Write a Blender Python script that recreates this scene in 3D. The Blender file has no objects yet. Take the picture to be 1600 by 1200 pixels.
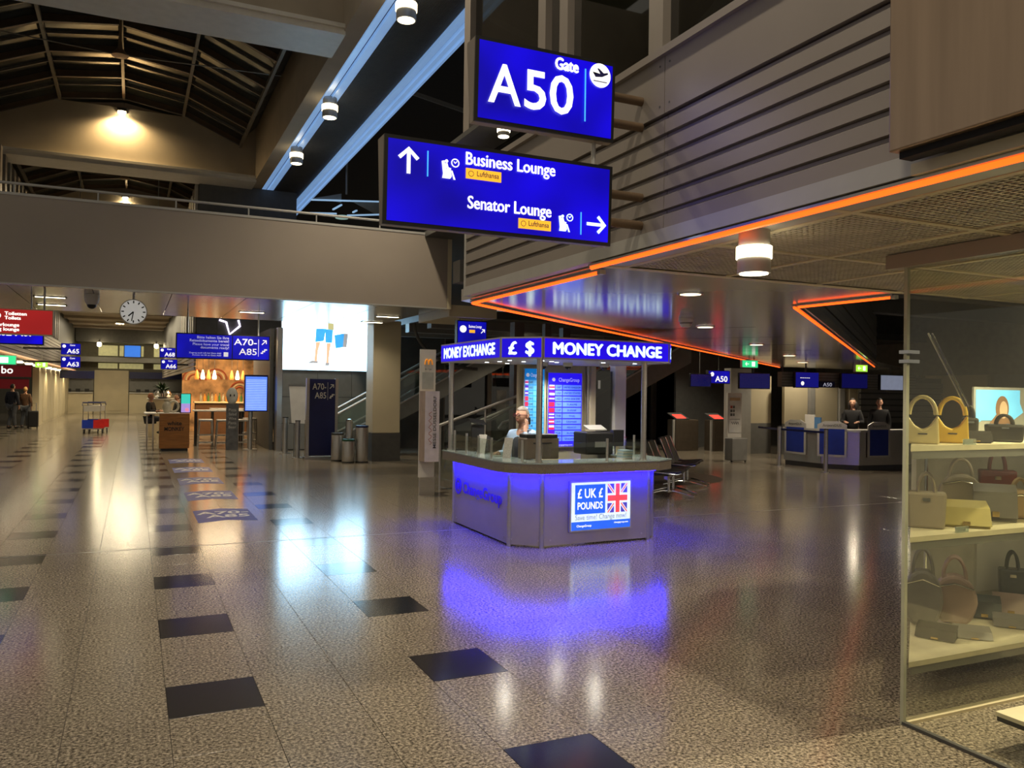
import bpy, bmesh, math, random
from mathutils import Vector, Matrix

random.seed(7)
S = bpy.context.scene
COL = S.collection
PI = math.pi

# ------------------------------------------------------------------ camera
cam_d = bpy.data.cameras.new('camera')
cam = bpy.data.objects.new('camera', cam_d)
COL.objects.link(cam)
cam_d.sensor_width = 36.0
cam_d.lens = 36.0 * 1285.0 / 1600.0
cam_d.clip_start = 0.05
cam_d.clip_end = 300
YAW, PITCH, ROLL = (math.radians(a) for a in (24.75, 0.49, 0.81))
fw = Vector((math.sin(YAW) * math.cos(PITCH), math.cos(YAW) * math.cos(PITCH), math.sin(PITCH)))
rt = Vector((math.cos(YAW), -math.sin(YAW), 0))
up = rt.cross(fw)
rt2 = rt * math.cos(ROLL) + up * math.sin(ROLL)
up2 = up * math.cos(ROLL) - rt * math.sin(ROLL)
mw = Matrix((rt2, up2, -fw)).transposed().to_4x4()
mw.translation = (0, 0, 1.75)
cam.matrix_world = mw
S.camera = cam

# ------------------------------------------------------------------ world, exposure
w = bpy.data.worlds.new('night')
S.world = w
w.use_nodes = True
w.node_tree.nodes['Background'].inputs[0].default_value = (1.0, 0.90, 0.74, 1)
w.node_tree.nodes['Background'].inputs[1].default_value = 0.22
S.view_settings.view_transform = 'Standard'
S.view_settings.look = 'None'
S.view_settings.exposure = 0.0
S.view_settings.gamma = 1.0
S.view_settings.use_curve_mapping = False
try:
    S.cycles.use_denoising = True
    S.cycles.sample_clamp_indirect = 4.0
    S.cycles.max_bounces = 8
    S.cycles.transparent_max_bounces = 12
    S.cycles.caustics_reflective = False
    S.cycles.caustics_refractive = False
except Exception:
    pass

WARM = (1.0, 0.85, 0.62)
def light(name, kind, loc, energy, color=WARM, size=0.1, spot=None, blend=0.6, target=None, parent=None, sy=None):
    d = bpy.data.lights.new(name, kind)
    d.energy = energy
    d.color = color
    if kind == 'AREA':
        d.size = size
        if sy:
            d.shape = 'RECTANGLE'
            d.size_y = sy
    else:
        d.shadow_soft_size = size
    if kind == 'SPOT':
        d.spot_size = math.radians(spot or 120)
        d.spot_blend = blend
    o = bpy.data.objects.new(name, d)
    COL.objects.link(o)
    o.location = loc
    if target is not None:
        o.rotation_euler = (Vector(target) - Vector(loc)).to_track_quat('-Z', 'Y').to_euler()
    return o

# ------------------------------------------------------------------ helpers
WL = {}
def off(o):
    return WL.get(o.name, Vector((0, 0, 0))) if o else Vector((0, 0, 0))

class MB:
    """collects shapes; build() links them as one mesh object"""
    def __init__(s):
        s.v = []; s.f = []
    def add(s, vs, fs):
        n = len(s.v)
        s.v += [tuple(v) for v in vs]
        s.f += [tuple(i + n for i in f) for f in fs]
        return s
    def box(s, x0, x1, y0, y1, z0, z1):
        return s.add([(x0, y0, z0), (x1, y0, z0), (x1, y1, z0), (x0, y1, z0), (x0, y0, z1), (x1, y0, z1), (x1, y1, z1), (x0, y1, z1)],
                     [(0, 3, 2, 1), (4, 5, 6, 7), (0, 1, 5, 4), (1, 2, 6, 5), (2, 3, 7, 6), (3, 0, 4, 7)])
    def prism(s, pts, vec):
        """polygon (3D points) extruded by a vector"""
        n = len(pts); vec = Vector(vec)
        vs = [Vector(p) for p in pts] + [Vector(p) + vec for p in pts]
        fs = [tuple(range(n - 1, -1, -1)), tuple(range(n, 2 * n))]
        fs += [(i, (i + 1) % n, n + (i + 1) % n, n + i) for i in range(n)]
        return s.add(vs, fs)
    def poly(s, pts):
        return s.add(pts, [tuple(range(len(pts)))])
    def slab(s, a, b, z0, z1, t):
        """upright wall panel from a to b (xy), thickness t centred"""
        a = Vector((a[0], a[1], 0)); b = Vector((b[0], b[1], 0))
        d = (b - a).normalized(); n = Vector((-d.y, d.x, 0)) * (t / 2)
        p = [a + n, b + n, b - n, a - n]
        return s.prism([(q.x, q.y, z0) for q in p], (0, 0, z1 - z0))
    def bar(s, p0, p1, wd, ht, upv=(0, 0, 1)):
        p0 = Vector(p0); p1 = Vector(p1); d = (p1 - p0).normalized()
        u = Vector(upv); sd = d.cross(u)
        if sd.length < 1e-4: sd = d.cross(Vector((1, 0, 0)))
        sd.normalize(); u = sd.cross(d).normalized()
        a = sd * wd / 2; b = u * ht / 2
        return s.prism([p0 - a - b, p0 + a - b, p0 + a + b, p0 - a + b], p1 - p0)
    def cyl(s, p0, p1, r, n=12, r1=None):
        p0 = Vector(p0); p1 = Vector(p1); r1 = r if r1 is None else r1
        d = (p1 - p0).normalized()
        a = d.orthogonal().normalized(); b = d.cross(a)
        vs = []
        for p, rr in ((p0, r), (p1, r1)):
            for i in range(n):
                t = 2 * PI * i / n
                vs.append(p + a * math.cos(t) * rr + b * math.sin(t) * rr)
        fs = [tuple(range(n - 1, -1, -1)), tuple(range(n, 2 * n))] + [(i, (i + 1) % n, n + (i + 1) % n, n + i) for i in range(n)]
        return s.add(vs, fs)
    def tube(s, path, r, n=8, closed=False):
        P = [Vector(p) for p in path]; m = len(P); vs = []; fs = []
        prev = None
        for i in range(m):
            if closed: d = P[(i + 1) % m] - P[i - 1]
            else: d = P[min(i + 1, m - 1)] - P[max(i - 1, 0)]
            d.normalize()
            if prev is None: a = d.orthogonal().normalized()
            else:
                a = prev - d * prev.dot(d)
                if a.length < 1e-5: a = d.orthogonal()
                a.normalize()
            prev = a; b = d.cross(a)
            rr = r[i] if isinstance(r, (list, tuple)) else r
            for k in range(n):
                t = 2 * PI * k / n
                vs.append(P[i] + a * math.cos(t) * rr + b * math.sin(t) * rr)
        for i in range(m if closed else m - 1):
            j = (i + 1) % m
            for k in range(n):
                fs.append((i * n + k, i * n + (k + 1) % n, j * n + (k + 1) % n, j * n + k))
        if not closed:
            fs += [tuple(range(n - 1, -1, -1)), tuple(range((m - 1) * n, m * n))]
        return s.add(vs, fs)
    def lathe(s, c, prof, n=20):
        """prof: list of (radius, z) bottom to top, revolved about vertical axis through c"""
        c = Vector(c); vs = []; fs = []
        for r, z in prof:
            for k in range(n):
                t = 2 * PI * k / n
                vs.append((c.x + r * math.cos(t), c.y + r * math.sin(t), c.z + z))
        m = len(prof)
        for i in range(m - 1):
            for k in range(n):
                fs.append((i * n + k, i * n + (k + 1) % n, (i + 1) * n + (k + 1) % n, (i + 1) * n + k))
        fs += [tuple(range(n - 1, -1, -1)), tuple(range((m - 1) * n, m * n))]
        return s.add(vs, fs)
    def ball(s, c, r, nu=12, nv=8):
        c = Vector(c); r = Vector(r if hasattr(r, '__len__') else (r, r, r)); vs = []; fs = []
        for j in range(1, nv):
            ph = PI * j / nv
            for i in range(nu):
                t = 2 * PI * i / nu
                vs.append(c + Vector((r.x * math.sin(ph) * math.cos(t), r.y * math.sin(ph) * math.sin(t), r.z * math.cos(ph))))
        for j in range(nv - 2):
            for i in range(nu):
                fs.append((j * nu + i, j * nu + (i + 1) % nu, (j + 1) * nu + (i + 1) % nu, (j + 1) * nu + i))
        top = len(vs); vs += [c + Vector((0, 0, r.z)), c - Vector((0, 0, r.z))]
        for i in range(nu):
            fs.append((top, i, (i + 1) % nu)); fs.append((top + 1, (nv - 2) * nu + (i + 1) % nu, (nv - 2) * nu + i))
        return s.add(vs, fs)
    def build(s, name, m, parent=None, smooth=False, bevel=0.0, local=False, flat=False):
        o_ = Vector((0, 0, 0)) if local else off(parent)
        me = bpy.data.meshes.new(name)
        me.from_pydata([(v[0] - o_.x, v[1] - o_.y, v[2] - o_.z) for v in s.v], [], s.f)
        bm = bmesh.new(); bm.from_mesh(me)
        if not flat:
            bmesh.ops.recalc_face_normals(bm, faces=bm.faces)
        if bevel:
            es = [e for e in bm.edges if len(e.link_faces) == 2 and e.calc_face_angle(0) > 0.5]
            bmesh.ops.bevel(bm, geom=es, offset=bevel, segments=2, affect='EDGES', profile=0.5, clamp_overlap=True)
        bm.to_mesh(me); bm.free()
        if smooth:
            for p in me.polygons: p.use_smooth = True
            try:
                me.set_sharp_from_angle(angle=math.radians(40))
            except Exception:
                pass
        me.materials.append(m)
        o = bpy.data.objects.new(name, me)
        COL.objects.link(o)
        if parent:
            o.parent = parent
            WL[o.name] = off(parent)
        return o

def thing(name, label, cat, loc=(0, 0, 0), rz=0.0, group=None):
    o = bpy.data.objects.new(name, None)
    COL.objects.link(o)
    o.empty_display_size = 0.2
    o.location = loc
    o.rotation_euler = (0, 0, rz)
    WL[o.name] = Vector(loc)
    return tag(o, label, cat, group)
def tag(o, label, cat, group=None):
    o['label'] = label; o['category'] = cat
    if group: o['group'] = group
    return o
def struct(o):
    o['kind'] = 'structure'
    return o
def group_empty(name, loc=(0, 0, 0)):
    o = bpy.data.objects.new(name, None); COL.objects.link(o); o.location = loc; WL[o.name] = Vector(loc)
    return struct(o)
def put(mesh_obj, name, parent, loc, rz=0.0, scale=None):
    """another object sharing mesh data, placed in world coordinates under an unrotated parent"""
    o = bpy.data.objects.new(name, mesh_obj.data if hasattr(mesh_obj, 'data') else mesh_obj)
    COL.objects.link(o)
    if parent:
        o.parent = parent
    o.location = Vector(loc) - off(parent)
    o.rotation_euler = (0, 0, rz)
    if scale: o.scale = scale
    WL[o.name] = Vector(loc)
    return o
def dup(root, loc, rz=None, label=None, scale=None):
    r = root.copy(); COL.objects.link(r); r.location = loc
    if rz is not None: r.rotation_euler = (0, 0, rz)
    if label: r['label'] = label
    if scale: r.scale = scale
    WL[r.name] = Vector(loc)
    for ch in list(root.children):
        c = ch.copy(); COL.objects.link(c); c.parent = r
        for g in list(ch.children):
            d = g.copy(); COL.objects.link(d); d.parent = c
    return r

# ------------------------------------------------------------------ materials
MATS = {}
def mat(name, col, rough=0.5, metal=0.0, var=0.12, scale=6.0, bump=0.0, bscale=40.0, emit=None, es=0.0, spec=0.5, coat=0.0, stretch=None):
    if name in MATS: return MATS[name]
    m = bpy.data.materials.new(name); m.use_nodes = True
    nt = m.node_tree; N = nt.nodes; L = nt.links
    b = N['Principled BSDF']
    b.inputs['Roughness'].default_value = rough
    b.inputs['Metallic'].default_value = metal
    b.inputs['Specular IOR Level'].default_value = spec
    b.inputs['Coat Weight'].default_value = coat
    tc = N.new('ShaderNodeTexCoord')
    src = tc.outputs['Object']
    if stretch:
        mp = N.new('ShaderNodeMapping'); mp.inputs['Scale'].default_value = stretch
        L.new(src, mp.inputs['Vector']); src = mp.outputs['Vector']
    nz = N.new('ShaderNodeTexNoise'); nz.inputs['Scale'].default_value = scale; nz.inputs['Detail'].default_value = 4
    L.new(src, nz.inputs['Vector'])
    rp = N.new('ShaderNodeValToRGB')
    rp.color_ramp.elements[0].position = 0.3; rp.color_ramp.elements[1].position = 0.7
    rp.color_ramp.elements[0].color = tuple(c * (1 - var) for c in col) + (1,)
    rp.color_ramp.elements[1].color = tuple(min(1, c * (1 + var)) for c in col) + (1,)
    L.new(nz.outputs['Fac'], rp.inputs['Fac'])
    L.new(rp.outputs['Color'], b.inputs['Base Color'])
    if bump:
        n2 = N.new('ShaderNodeTexNoise'); n2.inputs['Scale'].default_value = bscale
        L.new(src, n2.inputs['Vector'])
        bp = N.new('ShaderNodeBump'); bp.inputs['Strength'].default_value = bump; bp.inputs['Distance'].default_value = 0.01
        L.new(n2.outputs['Fac'], bp.inputs['Height']); L.new(bp.outputs['Normal'], b.inputs['Normal'])
    if emit:
        b.inputs['Emission Color'].default_value = tuple(emit) + (1,)
        b.inputs['Emission Strength'].default_value = es
    MATS[name] = m
    return m

def glass(name, tint=(0.9, 0.95, 0.92), refl=0.12, rough=0.02, haze=0.0):
    if name in MATS: return MATS[name]
    m = bpy.data.materials.new(name); m.use_nodes = True
    nt = m.node_tree; N = nt.nodes; L = nt.links
    for n in list(N):
        if n.type == 'BSDF_PRINCIPLED': N.remove(n)
    outn = [n for n in N if n.type == 'OUTPUT_MATERIAL'][0]
    tr = N.new('ShaderNodeBsdfTransparent'); tr.inputs[0].default_value = tuple(tint) + (1,)
    gl = N.new('ShaderNodeBsdfGlossy'); gl.inputs['Roughness'].default_value = rough
    lw = N.new('ShaderNodeLayerWeight'); lw.inputs['Blend'].default_value = 0.5
    fr = N.new('ShaderNodeMath'); fr.operation = 'POWER'; fr.inputs[1].default_value = 4.0
    L.new(lw.outputs['Facing'], fr.inputs[0])
    ad = N.new('ShaderNodeMath'); ad.operation = 'ADD'; ad.inputs[1].default_value = refl * 0.5; ad.use_clamp = True
    tc = N.new('ShaderNodeTexCoord'); nz = N.new('ShaderNodeTexNoise'); nz.inputs['Scale'].default_value = 1.5
    L.new(tc.outputs['Object'], nz.inputs['Vector'])
    ms = N.new('ShaderNodeMath'); ms.operation = 'MULTIPLY_ADD'; ms.inputs[1].default_value = 0.04; ms.inputs[2].default_value = -0.02
    L.new(nz.outputs['Fac'], ms.inputs[0])
    a2 = N.new('ShaderNodeMath'); a2.operation = 'ADD'; a2.use_clamp = True
    L.new(fr.outputs[0], ad.inputs[0]); L.new(ad.outputs[0], a2.inputs[0]); L.new(ms.outputs[0], a2.inputs[1])
    mx = N.new('ShaderNodeMixShader')
    L.new(a2.outputs[0], mx.inputs[0]); L.new(tr.outputs[0], mx.inputs[1]); L.new(gl.outputs[0], mx.inputs[2])
    last = mx
    if haze:
        df = N.new('ShaderNodeBsdfDiffuse'); df.inputs[0].default_value = (0.75, 0.72, 0.62, 1)
        m2 = N.new('ShaderNodeMixShader'); m2.inputs[0].default_value = haze
        L.new(mx.outputs[0], m2.inputs[1]); L.new(df.outputs[0], m2.inputs[2]); last = m2
    L.new(last.outputs[0], outn.inputs['Surface'])
    MATS[name] = m
    return m

def backlit(name, col, lo=0.55, hi=1.1, scale=1.2):
    """back-lit plastic: emission a little uneven, as tubes behind a sheet are"""
    if name in MATS: return MATS[name]
    m = bpy.data.materials.new(name); m.use_nodes = True
    nt = m.node_tree; N = nt.nodes; L = nt.links
    b = N['Principled BSDF']; b.inputs['Roughness'].default_value = 0.35
    b.inputs['Base Color'].default_value = tuple(c * 0.3 for c in col) + (1,)
    tc = N.new('ShaderNodeTexCoord'); nz = N.new('ShaderNodeTexNoise'); nz.inputs['Scale'].default_value = scale; nz.inputs['Detail'].default_value = 1
    L.new(tc.outputs['Object'], nz.inputs['Vector'])
    mr = N.new('ShaderNodeMapRange'); mr.inputs[1].default_value = 0.3; mr.inputs[2].default_value = 0.7; mr.inputs[3].default_value = lo; mr.inputs[4].default_value = hi
    L.new(nz.outputs['Fac'], mr.inputs[0]); L.new(mr.outputs[0], b.inputs['Emission Strength'])
    b.inputs['Emission Color'].default_value = tuple(col) + (1,)
    MATS[name] = m
    return m

def granite(name, dark, mid, lite, rough, tint=True):
    m = bpy.data.materials.new(name); m.use_nodes = True
    nt = m.node_tree; N = nt.nodes; L = nt.links
    b = N['Principled BSDF']
    ge = N.new('ShaderNodeNewGeometry')
    n1 = N.new('ShaderNodeTexNoise'); n1.inputs['Scale'].default_value = 58; n1.inputs['Detail'].default_value = 3; n1.inputs['Roughness'].default_value = 0.65
    L.new(ge.outputs['Position'], n1.inputs['Vector'])
    rp = N.new('ShaderNodeValToRGB'); e = rp.color_ramp.elements
    e[0].position = 0.36; e[0].color = dark + (1,); e[1].position = 0.64; e[1].color = lite + (1,)
    k = e.new(0.5); k.color = mid + (1,)
    L.new(n1.outputs['Fac'], rp.inputs['Fac'])
    n2 = N.new('ShaderNodeTexNoise'); n2.inputs['Scale'].default_value = 0.9
    L.new(ge.outputs['Position'], n2.inputs['Vector'])
    oi = N.new('ShaderNodeObjectInfo')
    sm = N.new('ShaderNodeMath'); sm.operation = 'MULTIPLY_ADD'; sm.inputs[1].default_value = 0.12; sm.inputs[2].default_value = 0.84
    L.new(oi.outputs['Random'], sm.inputs[0])
    s2 = N.new('ShaderNodeMath'); s2.operation = 'MULTIPLY_ADD'; s2.inputs[1].default_value = 0.2
    L.new(n2.outputs['Fac'], s2.inputs[0]); L.new(sm.outputs[0], s2.inputs[2])
    mu = N.new('ShaderNodeMix'); mu.data_type = 'RGBA'; mu.blend_type = 'MULTIPLY'; mu.inputs[0].default_value = 1.0
    L.new(rp.outputs['Color'], mu.inputs[6]); L.new(s2.outputs[0], mu.inputs[7])
    L.new(mu.outputs[2], b.inputs['Base Color'])
    r2 = N.new('ShaderNodeMapRange'); r2.inputs[3].default_value = rough * 0.85; r2.inputs[4].default_value = rough * 1.2
    L.new(n1.outputs['Fac'], r2.inputs[0]); L.new(r2.outputs[0], b.inputs['Roughness'])
    b.inputs['Specular IOR Level'].default_value = 0.6
    MATS[name] = m
    return m

M_gran = granite('light_granite', (0.065, 0.055, 0.042), (0.225, 0.192, 0.146), (0.50, 0.435, 0.335), 0.155)
M_dark_gran = granite('dark_granite', (0.010, 0.010, 0.011), (0.016, 0.016, 0.018), (0.022, 0.022, 0.025), 0.14)
M_grout = mat('grout', (0.08, 0.07, 0.06), 0.9)
M_panel = mat('taupe_painted_metal', (0.30, 0.265, 0.235), 0.38, 0.25, 0.05, 2.0)
M_panel_d = mat('dark_recess_metal', (0.05, 0.045, 0.04), 0.6)
M_fascia = mat('beige_fascia', (0.36, 0.31, 0.26), 0.42, 0.1, 0.05, 0.8)
M_beam = mat('plaster_beam', (0.42, 0.36, 0.28), 0.8, 0, 0.08, 1.5)
M_white = mat('off_white_paint', (0.70, 0.68, 0.63), 0.45, 0, 0.05)
M_cream = mat('cream_panel', (0.66, 0.58, 0.40), 0.5, 0, 0.06, 1.2)
M_soffit = mat('polished_soffit_metal', (0.60, 0.57, 0.53), 0.15, 0.35, 0.06, 1.0)
M_bsoffit = mat('bridge_soffit_panel', (0.55, 0.53, 0.48), 0.22, 0.45, 0.06, 1.0)
M_steel = mat('brushed_steel', (0.55, 0.53, 0.50), 0.32, 0.9, 0.08, 8, stretch=(1, 1, 30))
M_steel_b = mat('brushed_steel_panel', (0.46, 0.34, 0.24), 0.30, 0.85, 0.10, 2, stretch=(1, 8, 0.4))
M_chrome = mat('chrome', (0.75, 0.75, 0.75), 0.12, 1.0, 0.03)
M_black = mat('black_plastic', (0.012, 0.012, 0.013), 0.4)
M_blackm = mat('black_matte', (0.008, 0.008, 0.009), 0.8)
M_dgrey = mat('dark_grey_panel', (0.09, 0.09, 0.088), 0.5, 0.1)
M_grey = mat('mid_grey_panel', (0.22, 0.22, 0.21), 0.45, 0.1, 0.06)
M_lgrey = mat('light_grey_metal', (0.50, 0.49, 0.46), 0.4, 0.3, 0.05)
M_orange = mat('orange_neon', (1.0, 0.25, 0.05), 0.4, emit=(1.0, 0.085, 0.006), es=2.6)
M_bluesign = backlit('blue_backlit_sign', (0.006, 0.0, 0.82), 0.25, 1.15, 2.2)
M_bluesign2 = backlit('blue_backlit_sign_deep', (0.004, 0.004, 0.42), 0.5, 1.2, 2.2)
M_khead = backlit('kiosk_blue_backlit', (0.012, 0.0, 0.80), 0.75, 1.1, 2.0)
M_letter = mat('white_lit_letter', (0.9, 0.9, 0.9), 0.5, emit=(1.0, 0.97, 0.9), es=1.15)
M_letter_c = mat('cool_white_lit_letter', (0.9, 0.9, 0.9), 0.5, emit=(0.72, 1.0, 1.0), es=1.2)
M_lettdim = mat('dim_white_letter', (0.8, 0.8, 0.85), 0.5, emit=(0.6, 0.62, 0.8), es=0.45)
M_cyanline = mat('cyan_lit_line', (0.1, 0.5, 0.9), 0.5, emit=(0.05, 0.42, 1.0), es=1.0)
M_yellow = mat('amber_lit_plate', (0.9, 0.5, 0.05), 0.5, emit=(1.0, 0.46, 0.03), es=0.95)
M_navytxt = mat('navy_print', (0.02, 0.02, 0.15), 0.5)
M_lamp = mat('lamp_glow', (1, 0.9, 0.7), 0.5, emit=(1.0, 0.86, 0.58), es=9.0)
M_lamp_hot = mat('lamp_glow_hot', (1, 0.9, 0.7), 0.5, emit=(1.0, 0.80, 0.45), es=45.0)
M_lamp_soft = mat('lamp_glow_soft', (1, 0.9, 0.7), 0.5, emit=(1.0, 0.84, 0.55), es=3.0)
M_lamp_cool = mat('lamp_glow_cool', (1, 1, 1), 0.5, emit=(0.9, 0.97, 1.0), es=6.0)
M_led = mat('blue_led_strip', (0.05, 0.02, 1.0), 0.5, emit=(0.006, 0.002, 1.0), es=170.0)
M_redlit = backlit('red_backlit_sign', (0.36, 0.012, 0.012), 0.7, 1.1)
M_green = mat('green_exit_sign', (0.05, 0.6, 0.3), 0.5, emit=(0.03, 0.62, 0.22), es=1.2)
M_greeny = mat('yellow_green_exit_sign', (0.3, 0.7, 0.1), 0.5, emit=(0.35, 0.85, 0.05), es=1.2)
M_navy = mat('navy_panel', (0.010, 0.014, 0.085), 0.35)
M_navyscr = mat('navy_screen', (0.006, 0.006, 0.03), 0.2, emit=(0.004, 0.004, 0.07), es=0.8)
M_wood = mat('brown_wood_veneer', (0.27, 0.11, 0.025), 0.4, 0, 0.25, 3, stretch=(1, 1, 9))
M_glass = glass('clear_glass', (0.90, 0.94, 0.90), 0.10)
M_shopglass = glass('shop_glass', (0.97, 0.98, 0.94), 0.05, 0.01, 0.012)
M_dglass = glass('dark_tinted_glass', (0.35, 0.36, 0.32), 0.25)
M_nightglass = mat('night_roof_glass', (0.022, 0.026, 0.024), 0.10, 0.0, 0.4, 0.6, spec=0.8)
M_frost = glass('frosted_counter_glass', (0.78, 0.90, 0.90), 0.25, 0.15, 0.25)
M_stone = mat('kiosk_stone_edge', (0.21, 0.18, 0.13), 0.5, 0, 0.45, 160)
M_kpanel = mat('kiosk_satin_panel', (0.40, 0.37, 0.37), 0.42, 0.35, 0.04)
M_skin = mat('skin', (0.55, 0.30, 0.20), 0.55)
M_hair_g = mat('grey_hair', (0.22, 0.19, 0.16), 0.7, 0, 0.4, 60)
M_hair_d = mat('dark_hair', (0.02, 0.015, 0.012), 0.6)
M_hair_b = mat('blond_hair', (0.55, 0.33, 0.12), 0.6)
M_hair_r = mat('reddish_hair', (0.30, 0.10, 0.04), 0.6)
M_cloth_k = mat('black_cloth', (0.012, 0.012, 0.014), 0.85)
M_cloth_n = mat('navy_cloth', (0.02, 0.024, 0.04), 0.85)
M_cloth_b = mat('brown_cloth', (0.12, 0.06, 0.03), 0.85)
M_jean = mat('grey_denim', (0.10, 0.11, 0.13), 0.85)
M_shirt = mat('light_blue_shirt', (0.42, 0.58, 0.80), 0.8)
M_vest = mat('charcoal_vest', (0.05, 0.055, 0.065), 0.8)

# ------------------------------------------------------------------ text
def tmesh(s, size, bold=0.0, extrude=0.0008, spacing=1.0):
    cu = bpy.data.curves.new('t', 'FONT')
    cu.body = s; cu.size = size; cu.extrude = extrude; cu.offset = bold * size
    cu.space_character = spacing; cu.resolution_u = 3
    ob = bpy.data.objects.new('t', cu)
    me = ob.to_mesh()
    vs = [v.co.copy() for v in me.vertices]; fs = [tuple(p.vertices) for p in me.polygons]
    ob.to_mesh_clear(); bpy.data.objects.remove(ob); bpy.data.curves.remove(cu)
    return vs, fs
def text(parent, s, size, m, at, xd=(1, 0, 0), ud=(0, 0, 1), align='L', bold=0.0, width=None, name='lettering', spacing=1.0, local=False, lift=0.002, fat=0.0):
    """lettering as raised flat print; at = left/centre/right of the baseline; xd, ud = reading and up directions"""
    vs, fs = tmesh(s, size, bold, spacing=spacing)
    if not vs: return None
    x0 = min(v.x for v in vs); x1 = max(v.x for v in vs)
    k = (width / (x1 - x0)) if width else 1.0
    xd = Vector(xd).normalized(); ud = Vector(ud).normalized(); nd = xd.cross(ud)
    sh = {'L': x0, 'C': (x0 + x1) / 2, 'R': x1}[align]
    at = Vector(at)
    mb = MB()
    for q, (fx_, fz_) in enumerate(((0, 0), (-fat, 0), (fat, 0), (0, fat * .7), (0, -fat * .7)) if fat else ((0, 0),)):
        mb.add([at + xd * ((v.x - sh) * k + fx_) + ud * (v.y + fz_) + nd * (v.z + lift + q * 0.0003) for v in vs], fs)
    return mb.build(name, m, parent, local=local, flat=True)
def flat(parent, name, m, at, pts, xd=(1, 0, 0), ud=(0, 0, 1), th=0.002, lift=0.0, local=False):
    """flat print / plate from 2D outline points"""
    xd = Vector(xd).normalized(); ud = Vector(ud).normalized(); nd = xd.cross(ud); at = Vector(at)
    return MB().prism([at + xd * p[0] + ud * p[1] + nd * lift for p in pts], nd * th).build(name, m, parent, local=local)
def rect(a, b, c, d): return [(a, c), (b, c), (b, d), (a, d)]
def disc(cx, cy, r, n=24, a0=0.0): return [(cx + r * math.cos(2 * PI * i / n + a0), cy + r * math.sin(2 * PI * i / n + a0)) for i in range(n)]
def arrow2d(cx, cy, s, ang):
    """arrow outline pointing along ang (radians), overall length s"""
    base = [(-0.5, -0.07), (0.26, -0.07), (0.02, -0.31), (0.12, -0.41), (0.5, 0.0), (0.12, 0.41), (0.02, 0.31), (0.26, 0.07), (-0.5, 0.07)]
    c, sn = math.cos(ang), math.sin(ang)
    return [(cx + s * (x * c - y * sn), cy + s * (x * sn + y * c)) for x, y in base]

# ================================================================== FLOOR
TX, TY = 0.49, 0.505
X00, Y00 = 0.20, 4.68
floor = struct(MB().box(-14, 26, -6, 64, -0.20, -0.006).build('floor', M_grout))
WL[floor.name] = Vector((0, 0, 0))
def tile_proto(name, m):
    g = 0.0016
    mb = MB()
    b = 0.0005
    x0, x1, y0, y1 = g, TX - g, g, TY - g
    mb.add([(x0, y0, -0.012), (x1, y0, -0.012), (x1, y1, -0.012), (x0, y1, -0.012),
            (x0, y0, -b), (x1, y0, -b), (x1, y1, -b), (x0, y1, -b),
            (x0 + b, y0 + b, 0), (x1 - b, y0 + b, 0), (x1 - b, y1 - b, 0), (x0 + b, y1 - b, 0)],
           [(0, 1, 5, 4), (1, 2, 6, 5), (2, 3, 7, 6), (3, 0, 4, 7), (4, 5, 9, 8), (5, 6, 10, 9), (6, 7, 11, 10), (7, 4, 8, 11), (8, 9, 10, 11)])
    me = bpy.data.meshes.new(name)
    me.from_pydata(mb.v, [], mb.f); me.materials.append(m)
    return me, mb
tile_me, tile_mb = tile_proto('floor_tile', M_gran)
dark_me, dark_mb = tile_proto('dark_floor_tile', M_dark_gran)
def is_dark(i, j): return i % 3 == 0 and j % 3 == 0 and -9 <= i <= 3
cy_, sy_ = math.cos(YAW), math.sin(YAW)
cand = []
rest = MB(); restd = MB(); drk = []
for i in range(-20, 46):
    for j in range(-8, 112):
        x = X00 + i * TX; y = Y00 + j * TY
        if x > 4 and y > 26: continue
        cxm, cym = x + TX / 2, y + TY / 2
        dpt = cxm * sy_ + cym * cy_; r = cxm * cy_ - cym * sy_
        vis = dpt > 2.2 and abs(r) < dpt * 0.66 + 0.4
        if is_dark(i, j):
            (drk if vis else []).append((dpt, x, y))
            if not vis: restd.add([(v[0] + x, v[1] + y, v[2]) for v in dark_mb.v], dark_mb.f)
        elif vis: cand.append((dpt, x, y))
        elif y < 30: rest.add([(v[0] + x, v[1] + y, v[2]) for v in tile_mb.v], tile_mb.f)
cand.sort(); drk.sort()
for dpt, x, y in cand[:295]: put(tile_me, 'floor_tile', floor, (x, y, 0))
for dpt, x, y in cand[295:]: rest.add([(v[0] + x, v[1] + y, v[2]) for v in tile_mb.v], tile_mb.f)
for dpt, x, y in drk[:110]: put(dark_me, 'dark_floor_tile', floor, (x, y, 0))
for dpt, x, y in drk[110:]: restd.add([(v[0] + x, v[1] + y, v[2]) for v in dark_mb.v], dark_mb.f)
o = rest.build('floor_tile_field', M_gran, floor); o['kind'] = 'stuff'
o = restd.build('dark_floor_tile_field', M_dark_gran, floor); o['kind'] = 'stuff'
M_floorfar = M_gran
struct(MB().box(4, 26, 26, 64, -0.006, 0.0).build('floor_rear', M_floorfar))
struct(MB().box(-8, 20, 9.66, 9.675, 0.0, 0.0015).build('trim_1', M_steel))      # expansion joint

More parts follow.
